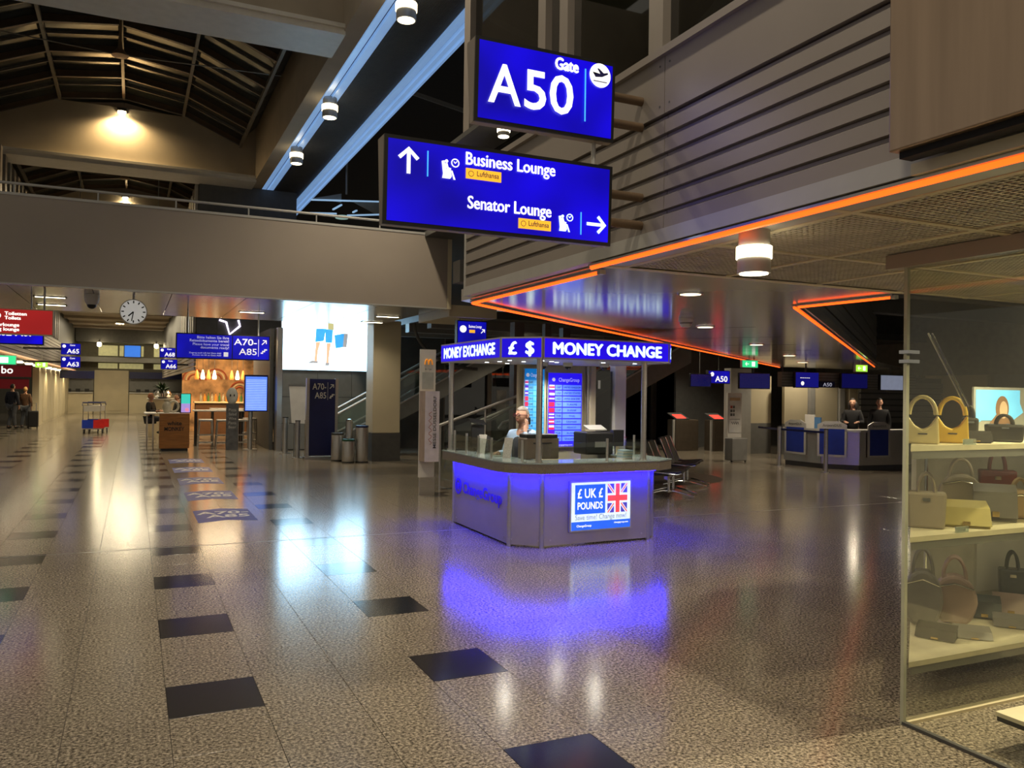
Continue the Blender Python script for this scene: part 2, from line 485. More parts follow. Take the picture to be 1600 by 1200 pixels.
# floor arrows A70-A85
for k in range(5):
    y0 = 11.25 + k * 2.22
    lab = ['blue floor arrow sticker reading A70-A85, first of five, beside the bridge joint', 'blue floor arrow sticker reading A70-A85, second of the five', 'blue floor arrow sticker reading A70-A85, middle of the five',
           'blue floor arrow sticker reading A70-A85, fourth of the five', 'blue floor arrow sticker reading A70-A85, last of five before the wooden lectern'][k]
    t = thing('floor_sticker', lab, 'floor sticker', (1.16, y0, 0.0005), 0, 'A70-A85 arrow stickers on the floor')
    MB().prism([(0.79, y0, 0.0006), (1.16, y0 + 0.17, 0.0006), (1.53, y0, 0.0006), (1.53, y0 + 1.1, 0.0006), (1.16, y0 + 1.27, 0.0006), (0.79, y0 + 1.1, 0.0006)], (0, 0, 0.001)).build('sheet', mat('navy_floor_vinyl', (0.03, 0.04, 0.26), 0.42, spec=.3), t)
    text(t, 'A70-', 0.34, M_white, (1.16, y0 + 0.72, 0.0018), (1, 0, 0), (0, 1, 0), 'C', 0.02, lift=0.001)
    text(t, 'A85', 0.34, M_white, (1.2, y0 + 0.40, 0.0018), (1, 0, 0), (0, 1, 0), 'C', 0.02, lift=0.001)

# ================================================================== RIGHT FACADE (near)
FX = 2.47
wall_r = struct(MB().box(FX + 0.05, FX + 0.16, -3, 6.33, 2.56, 3.52).build('wall_right', M_panel_d))
# lapped cladding boards
zs = [2.60 + 0.0985 * i for i in range(7)]
seams = [(-3.0, 1.0), (1.003, 3.52), (3.525, 6.30)]
for ya, yb in seams:
    for i in range(6):
        z0 = zs[i]; z1 = zs[i + 1]
        MB().prism([(FX + 0.06, ya, z0 - 0.004), (FX, ya, z0), (FX + 0.002, ya, z0 + 0.068), (FX + 0.022, ya, z0 + 0.080), (FX + 0.022, ya, z1 - 0.004), (FX + 0.06, ya, z1 - 0.006)], (0, yb - ya, 0)).build('cladding_board', M_panel, wall_r)
    MB().box(FX - 0.002, FX + 0.06, ya, yb, 3.195, 3.49).build('fascia_panel', M_panel, wall_r)
    for yy in (ya + 0.04, yb - 0.04):
        for zz in (3.24, 3.45): MB().cyl((FX - 0.004, yy, zz), (FX + 0.01, yy, zz), 0.006, 8).build('rivet', M_dgrey, wall_r)
MB().box(FX - 0.03, FX + 0.2, -3, 6.33, 3.49, 3.53).build('ledge', M_panel, wall_r)
MB().box(FX - 0.005, FX + 0.06, -3, 6.33, 2.525, 2.60).build('base_rail', M_lgrey, wall_r)
MB().box(FX - 0.0, FX + 0.10, 6.30, 6.34, 2.56, 3.5).build('end_cap', M_lgrey, wall_r)

# upper window band behind the ledge
win = group_empty('window_1', (2.75, 0, 3.53))
for yp, wdt in ((-1.6, 0.1), (0.4, 0.1), (2.2, 0.1), (3.88, 0.14), (5.02, 0.12), (5.36, 0.12), (6.86, 0.14)):
    MB().box(2.70, 2.82, yp, yp + wdt, 3.53, 7.6).build('mullion', M_panel, win)
for ya, yb in ((-1.5, 0.4), (0.5, 2.2), (2.3, 3.88), (4.02, 5.02), (5.14, 5.36), (5.48, 6.86)):
    MB().box(2.755, 2.765, ya, yb, 3.56, 7.6).build('pane', M_dglass, win)
struct(MB().box(3.4, 3.6, -3, 6.9, 3.53, 7.6).build('wall_gallery', mat('gallery_back_wall', (0.10, 0.11, 0.07), 0.7)))
struct(MB().box(2.75, 3.4, -3, 6.9, 7.6, 7.7).build('ceiling_gallery', M_dgrey))
win2 = group_empty('trim_2', (3.1, 4.3, 3.6))
MB().bar((3.05, 5.0, 3.55), (3.3, 3.9, 4.25), 0.09, 0.06).build('stair_string', M_lgrey, win2)
MB().bar((3.05, 5.05, 3.95), (3.3, 4.3, 3.60), 0.05, 0.05).build('brace', M_lgrey, win2)
# small soffit with a lamp seen between the two gate signs
struct(MB().box(2.40, 2.75, 5.48, 6.86, 3.80, 3.84).build('trim_3', M_dgrey))

def cyl_lamp(name, label, top, r, h, m_glow=M_lamp, energy=0, group=None, size=None, spot=150):
    """surface-mounted cylinder downlight: body, glowing band, lower ring, lens"""
    x, y, z = top
    t = thing(name, label, 'ceiling lamp', top, 0, group)
    MB().cyl((x, y, z), (x, y, z - h * 0.38), r * 0.88, 24).build('body', M_lgrey, t, smooth=True)
    MB().cyl((x, y, z - h * 0.38), (x, y, z - h * 0.66), r, 24).build('glow_band', m_glow, t, smooth=True)
    MB().cyl((x, y, z - h * 0.66), (x, y, z - h), r * 0.93, 24).build('ring', M_lgrey, t, smooth=True)
    MB().cyl((x, y, z - h), (x, y, z - h - 0.004), r * 0.8, 24).build('lens', m_glow, t, smooth=True)
    if energy:
        light(name + '_light', 'SPOT', (x, y, z - h - 0.03), energy, WARM, r * 0.8, spot, 0.7, (x, y, 0))
    return t
cyl_lamp('cylinder_downlight', 'small glowing cylinder lamp on the dark soffit between the two gate signs', (2.55, 5.75, 3.80), 0.05, 0.10, M_lamp, 0, size=None)

# brushed steel box on the facade (shop fascia)
t = thing('steel_fascia_box', 'large brushed steel fascia box fixed over the shop front', 'fascia box', (FX - 0.10, 0.9, 2.6))
MB().box(FX - 0.13, FX - 0.035, -1.6, 2.02, 2.585, 4.2).build('panel', M_steel_b, t, bevel=0.006)
MB().box(FX - 0.10, FX - 0.04, -1.6, 2.00, 2.562, 2.585).build('shadow_gap', M_blackm, t)
struct(MB().box(FX - 0.02, FX + 0.1, -3, 2.02, 2.52, 2.56).build('trim_4', M_cream))

# ================================================================== SOFFIT + MESH CEILING
HS = 2.52
PA, PB = (2.56, 6.62), (16.15, 17.50)
QA, QB = (5.11, 5.29), (17.29, 15.17)
soff = struct(MB().prism([(2.56, 4.32, HS), (2.56, 6.62, HS), PB + (HS,), (21.0, 17.5, HS), QB + (HS,), QA + (HS,), (5.18, 4.32, HS)], (0, 0, 0.10)).build('ceiling_soffit', M_soffit))
WL[soff.name] = Vector((0, 0, 0))
# panel joints
d1 = Vector((PB[0] - PA[0], PB[1] - PA[1], 0)).normalized(); n1 = Vector((d1.y, -d1.x, 0))
for k in range(1, 9):
    a = Vector((PA[0], PA[1], HS)) + d1 * (k * 1.75)
    if k > 1: MB().bar(a + n1 * 0.12, a + n1 * 1.85, 0.008, 0.002).build('panel_joint', M_blackm, soff)
# neon lines
def neon(label, p0, p1, r=0.011):
    p0 = Vector(p0); p1 = Vector(p1)
    t = thing('neon_line', label, 'neon light', tuple(p0), 0, 'orange neon lines along the ceiling edges')
    d = (p1 - p0).normalized(); s_ = d.cross(Vector((0, 0, 1)))
    MB().bar(p0 + Vector((0, 0, -.003)), p1 + Vector((0, 0, -.003)), 0.05, 0.012).build('channel', M_soffit, t)
    MB().tube([p0 + Vector((0, 0, -0.016)), p1 + Vector((0, 0, -0.016))], r, 8).build('tube', M_orange, t)
    MB().box(p1.x - 0.02, p1.x + 0.02, p1.y - 0.02, p1.y + 0.02, p1.z - 0.03, p1.z - 0.002).build('end_cap', M_lgrey, t)
neon('orange neon line under the ribbed facade beside the brushed steel box', (2.50, 4.30, HS - 0.005), (2.50, -2.5, HS - 0.005), 0.013)
neon('short orange neon line along the facade edge between lounge sign and soffit tip', (2.64, 6.56, HS - 0.006), (2.64, 4.42, HS - 0.006))
neon('long orange neon line running diagonally behind the money exchange kiosk', (2.66, 6.58, HS - 0.006), (16.0, 17.30, HS - 0.006))
neon('diagonal orange neon line running towards the check-in counters', (5.13, 5.38, HS - 0.006), (17.25, 15.25, HS - 0.006))
neon('short orange neon line at the edge of the mesh ceiling', (5.13, 5.33, HS - 0.006), (5.20, 4.42, HS - 0.006))
# upper side of the tip: fascia above the far diagonal
fz = group_empty('wall_diagonal', (PA[0], PA[1], HS))
for i in range(6):
    z0 = HS + 0.10 + i * 0.13
    a = Vector((PA[0] + 0.08, PA[1] - 0.02, 0)); b = Vector((PB[0], PB[1], 0)) - n1 * -0.1
    MB().slab((a.x, a.y), (b.x, b.y), z0, z0 + 0.115, 0.03).build('cladding_board', M_panel, fz)
fz2 = group_empty('wall_atrium', (QA[0], QA[1], HS))
dq = Vector((QB[0] - QA[0], QB[1] - QA[1], 0)).normalized(); nq = Vector((dq.y, -dq.x, 0))
for i in range(9):
    z0 = HS + 0.10 + i * 0.13
    a = Vector(QA + (0,)) - nq * 0.06; b = Vector(QB + (0,)) - nq * 0.06
    MB().slab((a.x, a.y), (b.x, b.y), z0, z0 + 0.115, 0.03 + 0.02 * (i % 2)).build('cladding_board', M_grey, fz2)
# atrium upper ceiling to the right of the second neon line
struct(MB().box(4.9, 26, 3.9, 26, 4.6, 4.7).build('ceiling_atrium', M_dgrey))
at2 = group_empty('trim_5', (8, 4.3, 3.0))
for k in range(4):
    MB().box(5.3 + 0.0, 24, 6.0 + k * 2.6, 6.35 + k * 2.6, 3.7, 4.1).build('ceiling_rib', M_grey, at2)
# mesh ceiling panels over the shop front
mesh_c = group_empty('ceiling_mesh', (3, 2, HS))
struct(MB().box(2.5, 9.0, -3.0, 4.32, HS + 0.30, HS + 0.36).build('ceiling_plenum', M_blackm))
M_grille = mat('expanded_metal_grille', (0.60, 0.54, 0.43), 0.5, 0.3)
xs = [2.72, 3.50, 4.28, 5.06, 5.84, 6.62]; ys = [4.28, 3.42, 2.53, 1.64, 0.75, -0.14, -1.03]
def grille_mesh(wx, wy, pitch=0.034):
    mb = MB()
    nx = int(wx / pitch); ny = int(wy / pitch)
    for i in range(nx + 1):
        x = wx * i / nx; mb.box(x - 0.005, x + 0.005, 0, wy, 0, 0.006)
    for j in range(ny + 1):
        y = wy * j / ny; mb.box(0, wx, y - 0.006, y + 0.006, 0.001, 0.007)
    me = bpy.data.meshes.new('grille_panel'); me.from_pydata(mb.v, [], mb.f); me.materials.append(M_grille)
    return me
gm = grille_mesh(0.74, 0.845)
for i in range(5):
    for j in range(6):
        put(gm, 'grille_panel', mesh_c, (xs[i] + 0.02, ys[j + 1] + 0.02, HS))
for x in xs: MB().box(x - 0.02, x + 0.02, -1.03, 4.32, HS - 0.006, HS + 0.03).build('frame_bar', M_cream, mesh_c)
for y in ys: MB().box(2.52, 6.62, y - 0.02, y + 0.02, HS - 0.0055, HS + 0.03).build('frame_bar', M_cream, mesh_c)
MB().box(2.53, 2.70, -1.03, 4.32, HS - 0.004, HS + 0.03).build('edge_board', M_lgrey, mesh_c)
MB().box(2.56, 5.2, 4.26, 4.34, HS - 0.008, HS + 0.03).build('edge_board', M_cream, mesh_c)
cyl_lamp('surface_downlight', 'large glowing cylinder lamp under the mesh ceiling beside the orange neon', (2.63, 3.02, HS - 0.004), 0.082, 0.20, mat('big_lamp_glow', (1, .9, .7), .5, emit=(1.0, 0.85, 0.55), es=7.0), 60, spot=165)
wf = struct(MB().box(22.0, 22.2, 2, 26, 0, 4.6).build('wall_far_right', mat('far_shop_wall', (.20, .18, .14), .6))); WL[wf.name] = Vector((0, 0, 0))
for i in range(9): MB().box(21.95, 22.0, 2.3 + i * 2.2, 4.3 + i * 2.2, .1, 2.4).build('shop_panel', M_grey if i % 2 else M_cream, wf)
# recessed downlights of the soffit
def recessed(label, x, y, z, r=0.10, e=0, name='recessed_downlight', group='recessed downlights in the polished soffit', glow=M_lamp_soft, spot=130):
    t = thing(name, label, 'ceiling lamp', (x, y, z), 0, group)
    MB().lathe((x, y, z - 0.012), [(r * 0.82, 0.0), (r, 0.002), (r, 0.012), (r * 0.82, 0.012)], 24).build('rim', M_chrome, t, smooth=True)
    MB().cyl((x, y, z - 0.008), (x, y, z - 0.013), r * 0.8, 24).build('lens', glow, t)
    if e: light(name + '_light', 'SPOT', (x, y, z - 0.05), e, WARM, r * 0.8, spot, 0.6, (x, y, 0))
recessed('round recessed downlight in the polished soffit beside the mesh ceiling', 3.87, 5.15, HS, 0.10, 55)
recessed('round recessed downlight in the polished soffit over the seating', 5.93, 7.61, HS, 0.11, 70)
recessed('round recessed downlight in the polished soffit, third along the diagonal', 8.68, 9.89, HS, 0.12, 90)
recessed('round recessed downlight in the polished soffit over the info stand', 11.54, 12.22, HS, 0.14, 110)
recessed('round recessed downlight in the polished soffit by the check-in counters', 14.2, 14.6, HS, 0.14, 110)
t = thing('smoke_detector', 'white smoke detector on the polished soffit', 'smoke detector', (5.16, 6.94, HS))
MB().lathe((5.16, 6.94, HS - 0.085), [(0.045, 0), (0.06, 0.02), (0.06, 0.05), (0.075, 0.055), (0.075, 0.084)], 18).build('body', M_white, t, smooth=True)
MB().cyl((5.16, 6.94, HS - 0.055), (5.16, 6.94, HS - 0.04), 0.062, 18).build('vent_ring', M_grey, t)

# ================================================================== BRIDGE
BY = 14.6
br = group_empty('wall_bridge', (0, BY, 3.3))
xb = [-9.0, 5.36]
for i in range(1):
    MB().box(xb[i] + 0.003, xb[i + 1] - 0.003, BY, BY + 0.06, 3.30, 4.64).build('fascia_panel', M_fascia, br)
MB().box(-9, 5.36, BY - 0.012, BY + 0.08, 3.275, 3.30).build('edge_strip', M_lgrey, br)
MB().box(-9, 5.36, BY - 0.01, BY + 0.12, 4.64, 4.68).build('coping', M_lgrey, br)
MB().box(5.36, 5.44, BY - 0.005, BY + 0.3, 3.28, 4.70).build('end_post', M_cream, br)
MB().tube([(-9, BY + 0.05, 4.83), (5.4, BY + 0.05, 4.83)], 0.022, 10).build('handrail', M_lgrey, br)
for k in range(13): MB().cyl((-8.6 + k * 1.15, BY + 0.05, 4.68), (-8.6 + k * 1.15, BY + 0.05, 4.82), 0.012, 8).build('rail_post', M_lgrey, br)
struct(MB().box(-9, 5.36, BY + 0.08, 19.6, 3.45, 3.7).build('ceiling_bridge_core', M_dgrey))
bs = group_empty('ceiling_bridge', (0, BY, 3.3))
nx_ = 12
for i in range(nx_):
    for j in range(3):
        xa = -9 + (14.36 / nx_) * i; xb_ = -9 + (14.36 / nx_) * (i + 1)
        ya = BY + 0.09 + j * 1.63; yb_ = ya + 1.62
        MB().box(xa + 0.006, xb_ - 0.006, ya, yb_, 3.30, 3.34).build('soffit_panel', M_bsoffit, bs)
def slot(label, x, y, z, e):
    t = thing('slot_light', label, 'ceiling lamp', (x, y, z), 0, 'slot lights under the bridge')
    MB().box(x - 0.26, x + 0.26, y - 0.07, y + 0.07, z - 0.012, z).build('frame', M_black, t)
    MB().box(x - 0.23, x + 0.23, y - 0.045, y + 0.045, z - 0.016, z - 0.012).build('diffuser', M_lamp, t)
    light('slot_light_lamp', 'SPOT', (x, y, z - 0.06), e, WARM, 0.12, 140, 0.7, (x, y, 0))
slot('slot light under the bridge above the red toilets sign', -1.35, 16.6, 3.30, 50)
slot('slot light under the bridge between the red sign and the dome camera', -1.45, 18.2, 3.30, 50)
slot('slot light under the bridge above the A70-A85 overhead sign', 2.2, 17.6, 3.30, 50)
slot('slot light under the bridge beside the beige column', 4.9, 17.0, 3.30, 50)
slot('slot light under the bridge behind the beige column', 5.0, 18.6, 3.30, 40)
# landing slab at the bridge's right end
struct(MB().box(5.46, 6.45, 14.75, 16.6, 3.16, 3.38).build('ceiling_landing', M_cream))
struct(MB().box(6.3, 26, 17.5, 26, 3.42, 3.6).build('ceiling_rear', M_dgrey))
rr = group_empty('trim_6', (6, 18, 3.3))
for k in range(3):
    MB().box(6.3, 12, 18.2 + k * 1.7, 18.5 + k * 1.7, 3.2, 3.42).build('ceiling_rib', M_grey, rr)
# curved edge of the stair opening
pts = []
for k in range(11):
    a = PI / 2 * k / 10
    pts.append((5.95 + 1.6 * (1 - math.cos(a)), 18.4, 3.3 - 1.15 * math.sin(a) * 0.9))
struct(MB().tube(pts, 0.04, 8).build('trim_7', M_dgrey, smooth=True))

# ================================================================== ROOF: beams, rails, vault
rf = group_empty('ceiling_beams', (0, 20, 8))
MB().box(3.22, 3.55, 6, 60, 7.93, 9.62).build('long_beam', M_beam, rf)
MB().box(3.14, 3.22, 6, 60, 9.52, 9.60).build('beam_coping', M_beam, rf)
MB().box(-4.35, -3.95, 6, 60, 7.93, 9.62).build('long_beam', M_beam, rf)
for yc in (14.2, 25.5, 37.0, 48.5):
    MB().box(-3.95, 3.22, yc, yc + 0.9, 8.05, 9.53).build('cross_beam', M_beam, rf)
    MB().box(-3.95, 3.24, yc - 0.10, yc + 1.0, 7.86, 8.05).build('cross_beam_flange', M_white, rf)
    MB().box(-3.95, 3.24, yc - 0.16, yc + 0.0, 7.96, 8.03).build('flange_lip', M_white, rf)
M_rail = mat('rail_painted_glow', (0.45, 0.55, 0.68), 0.3, 0.3, 0.15, 1.2, emit=(0.26, 0.48, 0.88), es=0.5)  # bluish lamp light on the rails is put in as emission
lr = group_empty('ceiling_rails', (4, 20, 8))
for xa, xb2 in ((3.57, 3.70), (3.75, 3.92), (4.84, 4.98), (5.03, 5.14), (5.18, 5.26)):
    MB().box(xa, xb2, 5, 34, 7.96, 8.02).build('rail_strip', M_rail, lr)
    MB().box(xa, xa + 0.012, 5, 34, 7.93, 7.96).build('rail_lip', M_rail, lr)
gs = MB()
for k in range(36): gs.box(3.93 + k * 0.0253, 3.944 + k * 0.0253, 5, 34, 8.02, 8.05)
o = gs.build('ceiling_slats', M_dgrey, lr); o['kind'] = 'stuff'
struct(MB().box(3.5, 5.3, 5, 60, 8.2, 8.3).build('ceiling_slat_backing', M_blackm))
struct(MB().box(5.2, 30, -3, 60, 9.8, 9.9).build('ceiling_void', M_blackm))
for k, (x, y, lab) in enumerate(((3.80, 12.4, 'cylinder pendant lamp on the blue rail over the upper beam'), (3.73, 17.6, 'cylinder pendant lamp on the blue rail, middle of three'), (3.74, 21.6, 'cylinder pendant lamp on the blue rail nearest the bridge rail'))):
    cyl_lamp('rail_pendant', lab, (x, y, 7.96), 0.17, 0.42, mat('pendant_glow', (1, .9, .7), .5, emit=(1.0, 0.83, 0.52), es=5.0), 800, 'pendant lamps on the blue light rail', spot=120)
MB().box(0.9, 1.1, -6, 14.2, 8.1, 8.2).build('added_lamp_beam', M_beam, rf)  # unseen beam added to carry the pendants below
for y, lab in ((7.5, 'added hall pendant lamp on the beam over the lounge sign'), (1.5, 'added hall pendant lamp on the beam over the shop front'), (-4.0, 'added hall pendant lamp at the start of the lamp beam')):
    cyl_lamp('added_hall_pendant', lab, (1.0, y, 8.10), 0.2, 0.5, MATS['pendant_glow'], 760, 'added hall pendant lamps on the lamp beam', spot=130)  # lamps added out of view to light the near hall
# void beyond the rails: struts and a blue lit pavilion lamp
vd = thing('ceiling_pavilion', 'blue lit star shaped ceiling structure hanging in the dark upper hall', 'ceiling structure', (5.4, 23.4, 7.0))
for p0, p1 in (((4.55, 23.8, 7.15), (6.5, 23.3, 7.20)), ((4.3, 23.8, 6.75), (5.2, 23.4, 6.74)), ((5.5, 23.4, 6.72), (6.4, 23.2, 6.80)), ((5.1, 23.4, 6.85), (5.45, 23.9, 7.12)), ((5.7, 23.5, 6.85), (5.9, 23.9, 7.0))):
    MB().bar(p0, p1, 0.05, 0.04).build('strut', mat('pale_blue_tube', (.6, .7, .8), .4, emit=(0.35, 0.6, 0.9), es=0.6), vd)
MB().prism([(5.6, 23.5, 7.2), (6.5, 23.3, 7.18), (6.5, 23.6, 6.85)], (0, 0.05, 0)).build('sail', M_grey, vd)
MB().prism([(4.6, 23.8, 7.2), (5.4, 23.7, 7.4), (5.4, 23.7, 7.15)], (0, 0.05, 0)).build('sail', M_grey, vd)
MB().cyl((5.5, 23.5, 7.35), (5.5, 23.5, 9.8), 0.03, 8).build('stem', M_grey, vd)
for x, y, z in ((5.35, 23.4, 6.62), (5.45, 23.7, 6.72)): MB().cyl((x, y, z), (x, y, z + 0.03), 0.18, 20).build('disc', mat('pale_disc', (.5, .65, .6), .3, emit=(0.3, 0.5, 0.45), es=0.6), vd)
for p0, p1 in (((5.4, 10, 8.6), (8.0, 11, 8.9)), ((5.4, 14, 8.8), (9.0, 15, 8.4)), ((5.6, 20, 9.4), (8, 20, 9.0))):
    struct(MB().bar(p0, p1, 0.06, 0.1).build('trim_8', M_grey))

# vault of dark glass
VX = [-3.95, -3.5, -1.93, -0.36, 1.20, 2.78, 3.22]; VZ = [9.3, 8.95, 9.62, 9.85, 9.62, 8.95, 9.4]
M_rib = mat('bronze_rib', (0.15, 0.10, 0.06), 0.45, 0.3)
M_ribl = mat('rib_edge_aluminium', (0.22, 0.20, 0.17), 0.4, 0.5)
for bay, (ya, yb) in enumerate(((15.1, 25.5), (26.4, 37.0), (37.9, 48.5))):
    v = group_empty('ceiling_vault', (0, ya, 9))
    nr = 6
    yr = [ya + (yb - ya) * k / nr for k in range(nr + 1)]
    for i in range(6):
        for k in range(nr):
            a, b = VX[i], VX[i + 1]
            m_ = M_dgrey if i in (0, 5) else M_nightglass
            MB().prism([(a, yr[k] + 0.05, VZ[i] + 0.1), (b, yr[k] + 0.05, VZ[i + 1] + 0.1), (b, yr[k + 1] - 0.05, VZ[i + 1] + 0.1), (a, yr[k + 1] - 0.05, VZ[i] + 0.1)], (0, 0, 0.02)).build('roof_pane', m_, v)
    for k in range(nr + 1):
        for i in range(1, 5):
            p0 = Vector((VX[i], yr[k], VZ[i] + 0.02)); p1 = Vector((VX[i + 1], yr[k], VZ[i + 1] + 0.02))
            MB().bar(p0, p1, 0.10, 0.16).build('rib', M_rib, v)
            MB().bar(p0 + Vector((0, -0.055, -0.085)), p1 + Vector((0, -0.055, -0.085)), 0.025, 0.02).build('rib_edge', M_ribl, v)
            if bay == 0 and k < nr:
                q0 = p0 + Vector((0, 0.9, 0.05)); q1 = p1 + Vector((0, 0.9, 0.05))
                MB().bar(q0, q1, 0.05, 0.06).build('glazing_bar', M_ribl, v)
    for i in range(1, 6):
        MB().bar((VX[i], ya, VZ[i] - 0.05), (VX[i], yb, VZ[i] - 0.05), 0.07, 0.11).build('purlin', M_ribl if i != 3 else M_rib, v)
    struct(MB().box(-4.35, 3.55, ya, yb, 10.3, 10.4).build('ceiling_roof_deck', mat('blind_panel', (0.22, 0.20, 0.10), 0.7)))
    # hanger with tension rods
    yh = ya + (yb - ya) * 0.40
    h = thing('roof_hanger', 'brass hanger cone with tension rods under the glass vault, bay %s' % ['before the lit cross beam', 'behind the lit cross beam', 'far along the hall'][bay], 'roof hanger', (-0.36, yh, 8.9))
    MB().lathe((-0.36, yh, 8.72), [(0.02, -0.02), (0.17, 0.0), (0.15, 0.04), (0.05, 0.16), (0.03, 0.35), (0.03, 1.1)], 16).build('cone', mat('brass_hanger', (0.45, 0.30, 0.18), 0.4, 0.6), h, smooth=True)
    for sx, ex in ((-1, -3.6), (1, 3.0)): MB().cyl((-0.36, yh, 8.74), (ex, yh + 0.2, 8.95), 0.014, 8).build('tension_rod', M_ribl, h)
# star bright floodlights on the cross beams
for yc, e, lab in ((25.5, 170, 'bright warm floodlight fixed high on the first cross beam'), (37.0, 110, 'bright warm floodlight on the far cross beam above the clock')):
    t = thing('beam_floodlight', lab, 'flood lamp', (-0.40, yc, 9.4), 0, 'floodlights on the cross beams')
    MB().box(-0.52, -0.28, yc - 0.26, yc - 0.02, 9.38, 9.46).build('housing', M_dgrey, t, bevel=0.01)
    MB().cyl((-0.4, yc - 0.15, 9.38), (-0.4, yc - 0.15, 9.34), 0.10, 18).build('lens', M_lamp_hot, t)
    light('beam_flood', 'SPOT', (-0.4, yc - 0.2, 9.30), e, (1.0, 0.72, 0.36), 0.08, 165, 0.4, (-0.4, yc - 0.25, 0))
light('beam_wall_wash', 'SPOT', (-0.4, 25.1, 9.36), 120, (1.0, 0.68, 0.30), 0.06, 130, 0.6, (-0.4, 25.42, 8.4))

# ================================================================== GATE SIGNS
XD, UD = (1, 0, 0), (0, 0, 1)
def lounge_icon(t, x, y, z, s, m):
    """seat with sitting figure and a clock above"""
    flat(t, 'seat_symbol', m, (x, y, z), [(-.30 * s, .42 * s), (-.16 * s, .46 * s), (-.06 * s, .05 * s), (.18 * s, .03 * s), (.24 * s, -.30 * s), (.16 * s, -.42 * s), (-.26 * s, -.42 * s), (-.22 * s, -.2 * s)], lift=0.001)
    flat(t, 'seat_symbol', m, (x, y, z), [(-.12 * s, .32 * s), (0.0, .34 * s), (.06 * s, .14 * s), (.2 * s, .10 * s), (.2 * s, .04 * s), (0, .05 * s), (-.05 * s, .1 * s)], lift=0.0015)
    flat(t, 'seat_symbol', m, (x, y, z), [(.2 * s, .0), (.27 * s, .0), (.44 * s, -.44 * s), (.34 * s, -.44 * s)], lift=0.001)
    flat(t, 'seat_symbol', m, (x, y, z), disc(-.04 * s, .44 * s, .085 * s, 14), lift=0.001)
    n = 22; ring = MB()
    for i in range(n):
        a0, a1 = 2 * PI * i / n, 2 * PI * (i + 1) / n
        q = []
        for a, r in ((a0, .22), (a1, .22), (a1, .165), (a0, .165)): q.append((x + s * (.42 + r * math.cos(a)), y - 0.002, z + s * (.40 + r * math.sin(a))))
        ring.prism(q, (0, -0.001, 0))
    ring.build('clock_symbol', m, t)
    flat(t, 'clock_symbol', m, (x, y, z), [(.33 * s, .46 * s), (.42 * s, .36 * s), (.53 * s, .48 * s), (.50 * s, .50 * s), (.42 * s, .41 * s), (.36 * s, .48 * s)], lift=0.001)
def sign_box(t, x0, x1, y, z0, z1, dep=0.10, m=M_bluesign, tilt=0.012, fr=0.018):
    """hanging light box: wedge housing, black rim, back-lit face towards -y"""
    MB().prism([(x0, y + 0.012, z0), (x0, y - tilt + 0.012, z1), (x0, y + dep, z1), (x0, y + dep * 0.55, z0)], (x1 - x0, 0, 0)).build('housing', M_fascia, t)
    MB().prism([(x0, y, z0), (x0, y - tilt, z1), (x0, y - tilt + 0.013, z1), (x0, y + 0.013, z0)], (x1 - x0, 0, 0)).build('rim', M_black, t)
    k = (z1 - z0)
    f = MB().prism([(x0 + fr, y - 0.002 - tilt * fr / k, z0 + fr), (x1 - fr, y - 0.002 - tilt * fr / k, z0 + fr), (x1 - fr, y - 0.002 - tilt * (1 - fr / k), z1 - fr), (x0 + fr, y - 0.002 - tilt * (1 - fr / k), z1 - fr)], (0, 0.004, 0)).build('face', m, t)
    return f

SY = 3.68
t = thing('lounge_sign', 'blue illuminated sign to Business Lounge and Senator Lounge under the A50 gate sign', 'sign', (1.63, SY, 2.51))
f = sign_box(t, 1.03, 2.25, SY, 2.512, 2.925)
yf = SY - 0.016
flat(f, 'arrow', M_letter, (1.145, yf, 2.815), arrow2d(0, 0, 0.125, PI / 2))
flat(f, 'divider', M_cyanline, (1.235, yf, 2.75), rect(0, .006, 0, .12))
lounge_icon(f, 1.335, yf, 2.792, 0.095, M_letter)
text(f, 'Business Lounge', 0.086, M_letter, (1.43, yf, 2.832), fat=.0014, width=0.48)
flat(f, 'airline_plate', M_yellow, (1.43, yf, 2.765), rect(0, .185, 0, .05))
text(f, 'Lufthansa', 0.036, M_navytxt, (1.487, yf - 0.002, 2.781), width=0.115)
MB().tube([(1.457 + .013 * math.cos(2 * PI * i / 16), yf - 0.002, 2.79 + .013 * math.sin(2 * PI * i / 16)) for i in range(16)], .0014, 6, True).build('airline_mark', M_navytxt, f)
text(f, 'Senator Lounge', 0.086, M_letter, (1.895, yf + 0.008, 2.625), fat=.0014, width=0.45, align='R')
flat(f, 'airline_plate', M_yellow, (1.715, yf + 0.008, 2.555), rect(0, .18, 0, .05))
text(f, 'Lufthansa', 0.036, M_navytxt, (1.77, yf + 0.006, 2.571), width=0.112)
MB().tube([(1.742 + .013 * math.cos(2 * PI * i / 16), yf + 0.006, 2.58 + .013 * math.sin(2 * PI * i / 16)) for i in range(16)], .0014, 6, True).build('airline_mark', M_navytxt, f)
lounge_icon(f, 1.965, yf + 0.008, 2.60, 0.088, M_letter_c)
flat(f, 'divider', M_cyanline, (2.065, yf + 0.008, 2.555), rect(0, .006, 0, .115))
flat(f, 'arrow', M_letter_c, (2.16, yf + 0.008, 2.615), arrow2d(0, 0, 0.115, 0))
for zz in (2.65, 2.80): MB().cyl((2.25, SY + 0.05, zz), (FX, SY + 0.05, zz), 0.024, 14).build('bracket_arm', M_rib, t, smooth=True)

